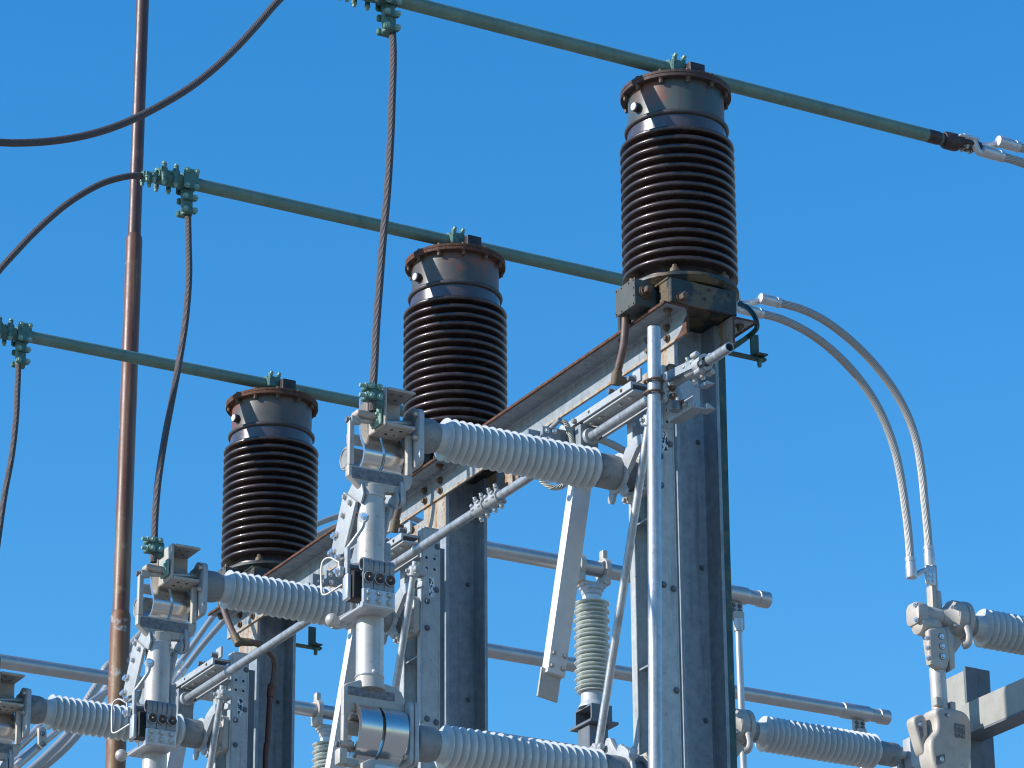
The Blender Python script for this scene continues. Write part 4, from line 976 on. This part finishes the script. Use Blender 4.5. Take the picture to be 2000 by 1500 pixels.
def make_pedestal(x, y):
    t = thing('pedestal', 'x', 'pedestal', (x, y, -ZO), 'pedestals under the post insulators')
    b = MB(); b.box(x-.085, x+.085, y-.12, y-.105, .945, 1.069, .002); b.box(x-.085, x+.085, y+.105, y+.12, .945, 1.069, .002); b.box(x-.0845, x+.0845, y-.1045, y+.1045, 1.054, 1.0688, .001); b.box(x+.02, x+.035, y-.1045, y+.1045, .9455, 1.0535, .001); b.box(x-.11, x+.12, y-.15, y+.15, .925, .9445, .002); b.build('cap_channel', DKST, t)
    b = MB(); b.box(x-.085, x+.075, y-.08, y+.08, -ZO, .9245, .006); b.build('post', DKST, t)
    return t
pi = make_post(5.25, 9.7); pi['label'] = 'pale green ribbed post insulator standing between the white arm and the widest column'
d2 = dup(pi, 4, 'pale ribbed post insulator low in the picture beside the narrowest column'); d2.location.x += -.13
pd = make_pedestal(5.25, 9.7); pd['label'] = 'dark steel pedestal under the pale green post insulator'
d2 = dup(pd, 4, 'dark steel pedestal under the farther pale post insulator'); d2.location.x += -.13

# background jumpers
def bgj(y, pts, r, label, m=ALSTB, sock=()):
    P = [Q(px, py, 'y', y) for px, py in pts]
    t = thing('background_jumper', label, 'jumper cable', P[0], 'jumper cables in the background')
    b = MB(); b.tube(P, r, 16, 8); b.build('stranded_cable', m, t)
    for k, e in enumerate(sock):
        i, j = ((0, 1), (-1, -2))[e]; d = (P[j]-P[i]).normalized()
        b = MB(); b.lathe([(r*.8, -.10), (r*1.35, -.095), (r*1.4, -.02), (r*1.15, .03), (r*1.15, .05), (r*1.35, .055), (r*1.35, .10), (r, .105)], P[i], d, 24); b.build('cable_socket', PLATE, t)
bgj(8.0, [(337, 1314), (356, 1288), (386, 1246), (417, 1203), (460, 1150), (510, 1100), (560, 1056), (615, 1025), (680, 1003), (740, 996), (800, 1010), (850, 1034), (900, 1070)], .0185, 'upper pale jumper arching behind the smallest bushing to the middle column', sock=(0,))
bgj(8.1, [(342, 1328), (362, 1304), (394, 1262), (438, 1211), (480, 1165), (530, 1115), (578, 1070), (630, 1040), (685, 1018), (745, 1011), (805, 1026), (850, 1052), (900, 1090)], .0185, 'lower pale jumper arching behind the smallest bushing to the middle column', sock=(0,))
bgj(15.0, [(296, 1214), (282, 1232), (260, 1256), (232, 1285), (208, 1304), (195, 1330), (178, 1356), (160, 1386), (146, 1416), (124, 1444), (98, 1470), (70, 1496), (40, 1520)], .036, 'pale jumper passing behind the mast, upper one of a pair', sock=(0,))
bgj(15.2, [(290, 1252), (262, 1280), (236, 1308), (214, 1336), (196, 1364), (176, 1396), (158, 1426), (132, 1456), (104, 1482), (76, 1504), (50, 1522)], .034, 'pale jumper passing behind the mast, lower one of a pair')
bgj(9.3, [(260, 1332), (235, 1340), (210, 1350), (185, 1366), (160, 1385), (120, 1421), (85, 1450), (40, 1480), (10, 1502)], .022, 'thin pale conductor low at the left, below the bus tube', BGT)
t = thing('spacer_frame', 'pale rod pair with flat spacer plate at the lower left corner', 'conductor', Q(80, 1440, 'y', 8.6))
for a, c in (((85, 1414), (24, 1470)), ((78, 1456), (30, 1498))):
    p, q = Q(*a, 'y', 8.6), Q(*c, 'y', 8.6)
    b = MB(); b.cyl(p, q, .027, None, 18); b.build('rod', BGT, t)
P = [Q(*p, 'y', 8.58) for p in ((71, 1424), (86, 1420), (88, 1458), (78, 1464), (71, 1456))]
b = MB(); b.prism([(p.x, p.z) for p in P], 'y', 8.54, 8.58, .006); sp = b.build('spacer_plate', CAST, t)
for a in ((83, 1433), (84, 1453)): bolt(sp, Q(*a, 'y', 8.54), NY, .012, .008, DKST)

# ------------------------------------------------------------------ light
EL, AZ = R(28), R(11)                  # sun: over the left, a little behind the row
sd = Vector((-math.cos(AZ)*math.cos(EL), math.sin(AZ)*math.cos(EL), math.sin(EL)))
l = bpy.data.lights.new('sun', 'SUN'); l.energy = 4.2; l.angle = R(.53); l.color = (1, .945, .87)
lo = bpy.data.objects.new('sun', l); COL.objects.link(lo); lo.rotation_mode = 'QUATERNION'
lo.rotation_quaternion = sd.to_track_quat('Z', 'Y'); lo.location = (0, 0, 40)
w = bpy.data.worlds.new('World'); S.world = w; w.use_nodes = True
t = w.node_tree; bg = t.nodes['Background']
sky = t.nodes.new('ShaderNodeTexSky'); sky.sky_type = 'NISHITA'; sky.sun_disc = False
sky.sun_elevation = EL; sky.sun_rotation = math.atan2(sd.x, sd.y); sky.altitude = 0; sky.air_density = 1.5; sky.dust_density = 0; sky.ozone_density = 8
hs = t.nodes.new('ShaderNodeHueSaturation'); hs.inputs['Saturation'].default_value = 1.215
t.links.new(sky.outputs[0], hs.inputs['Color']); t.links.new(hs.outputs[0], bg.inputs['Color']); bg.inputs['Strength'].default_value = .14
S.cycles.filter_width = 1.15
S.view_settings.view_transform = 'Standard'; S.view_settings.look = 'None'; S.view_settings.exposure = .52; S.view_settings.gamma = 1
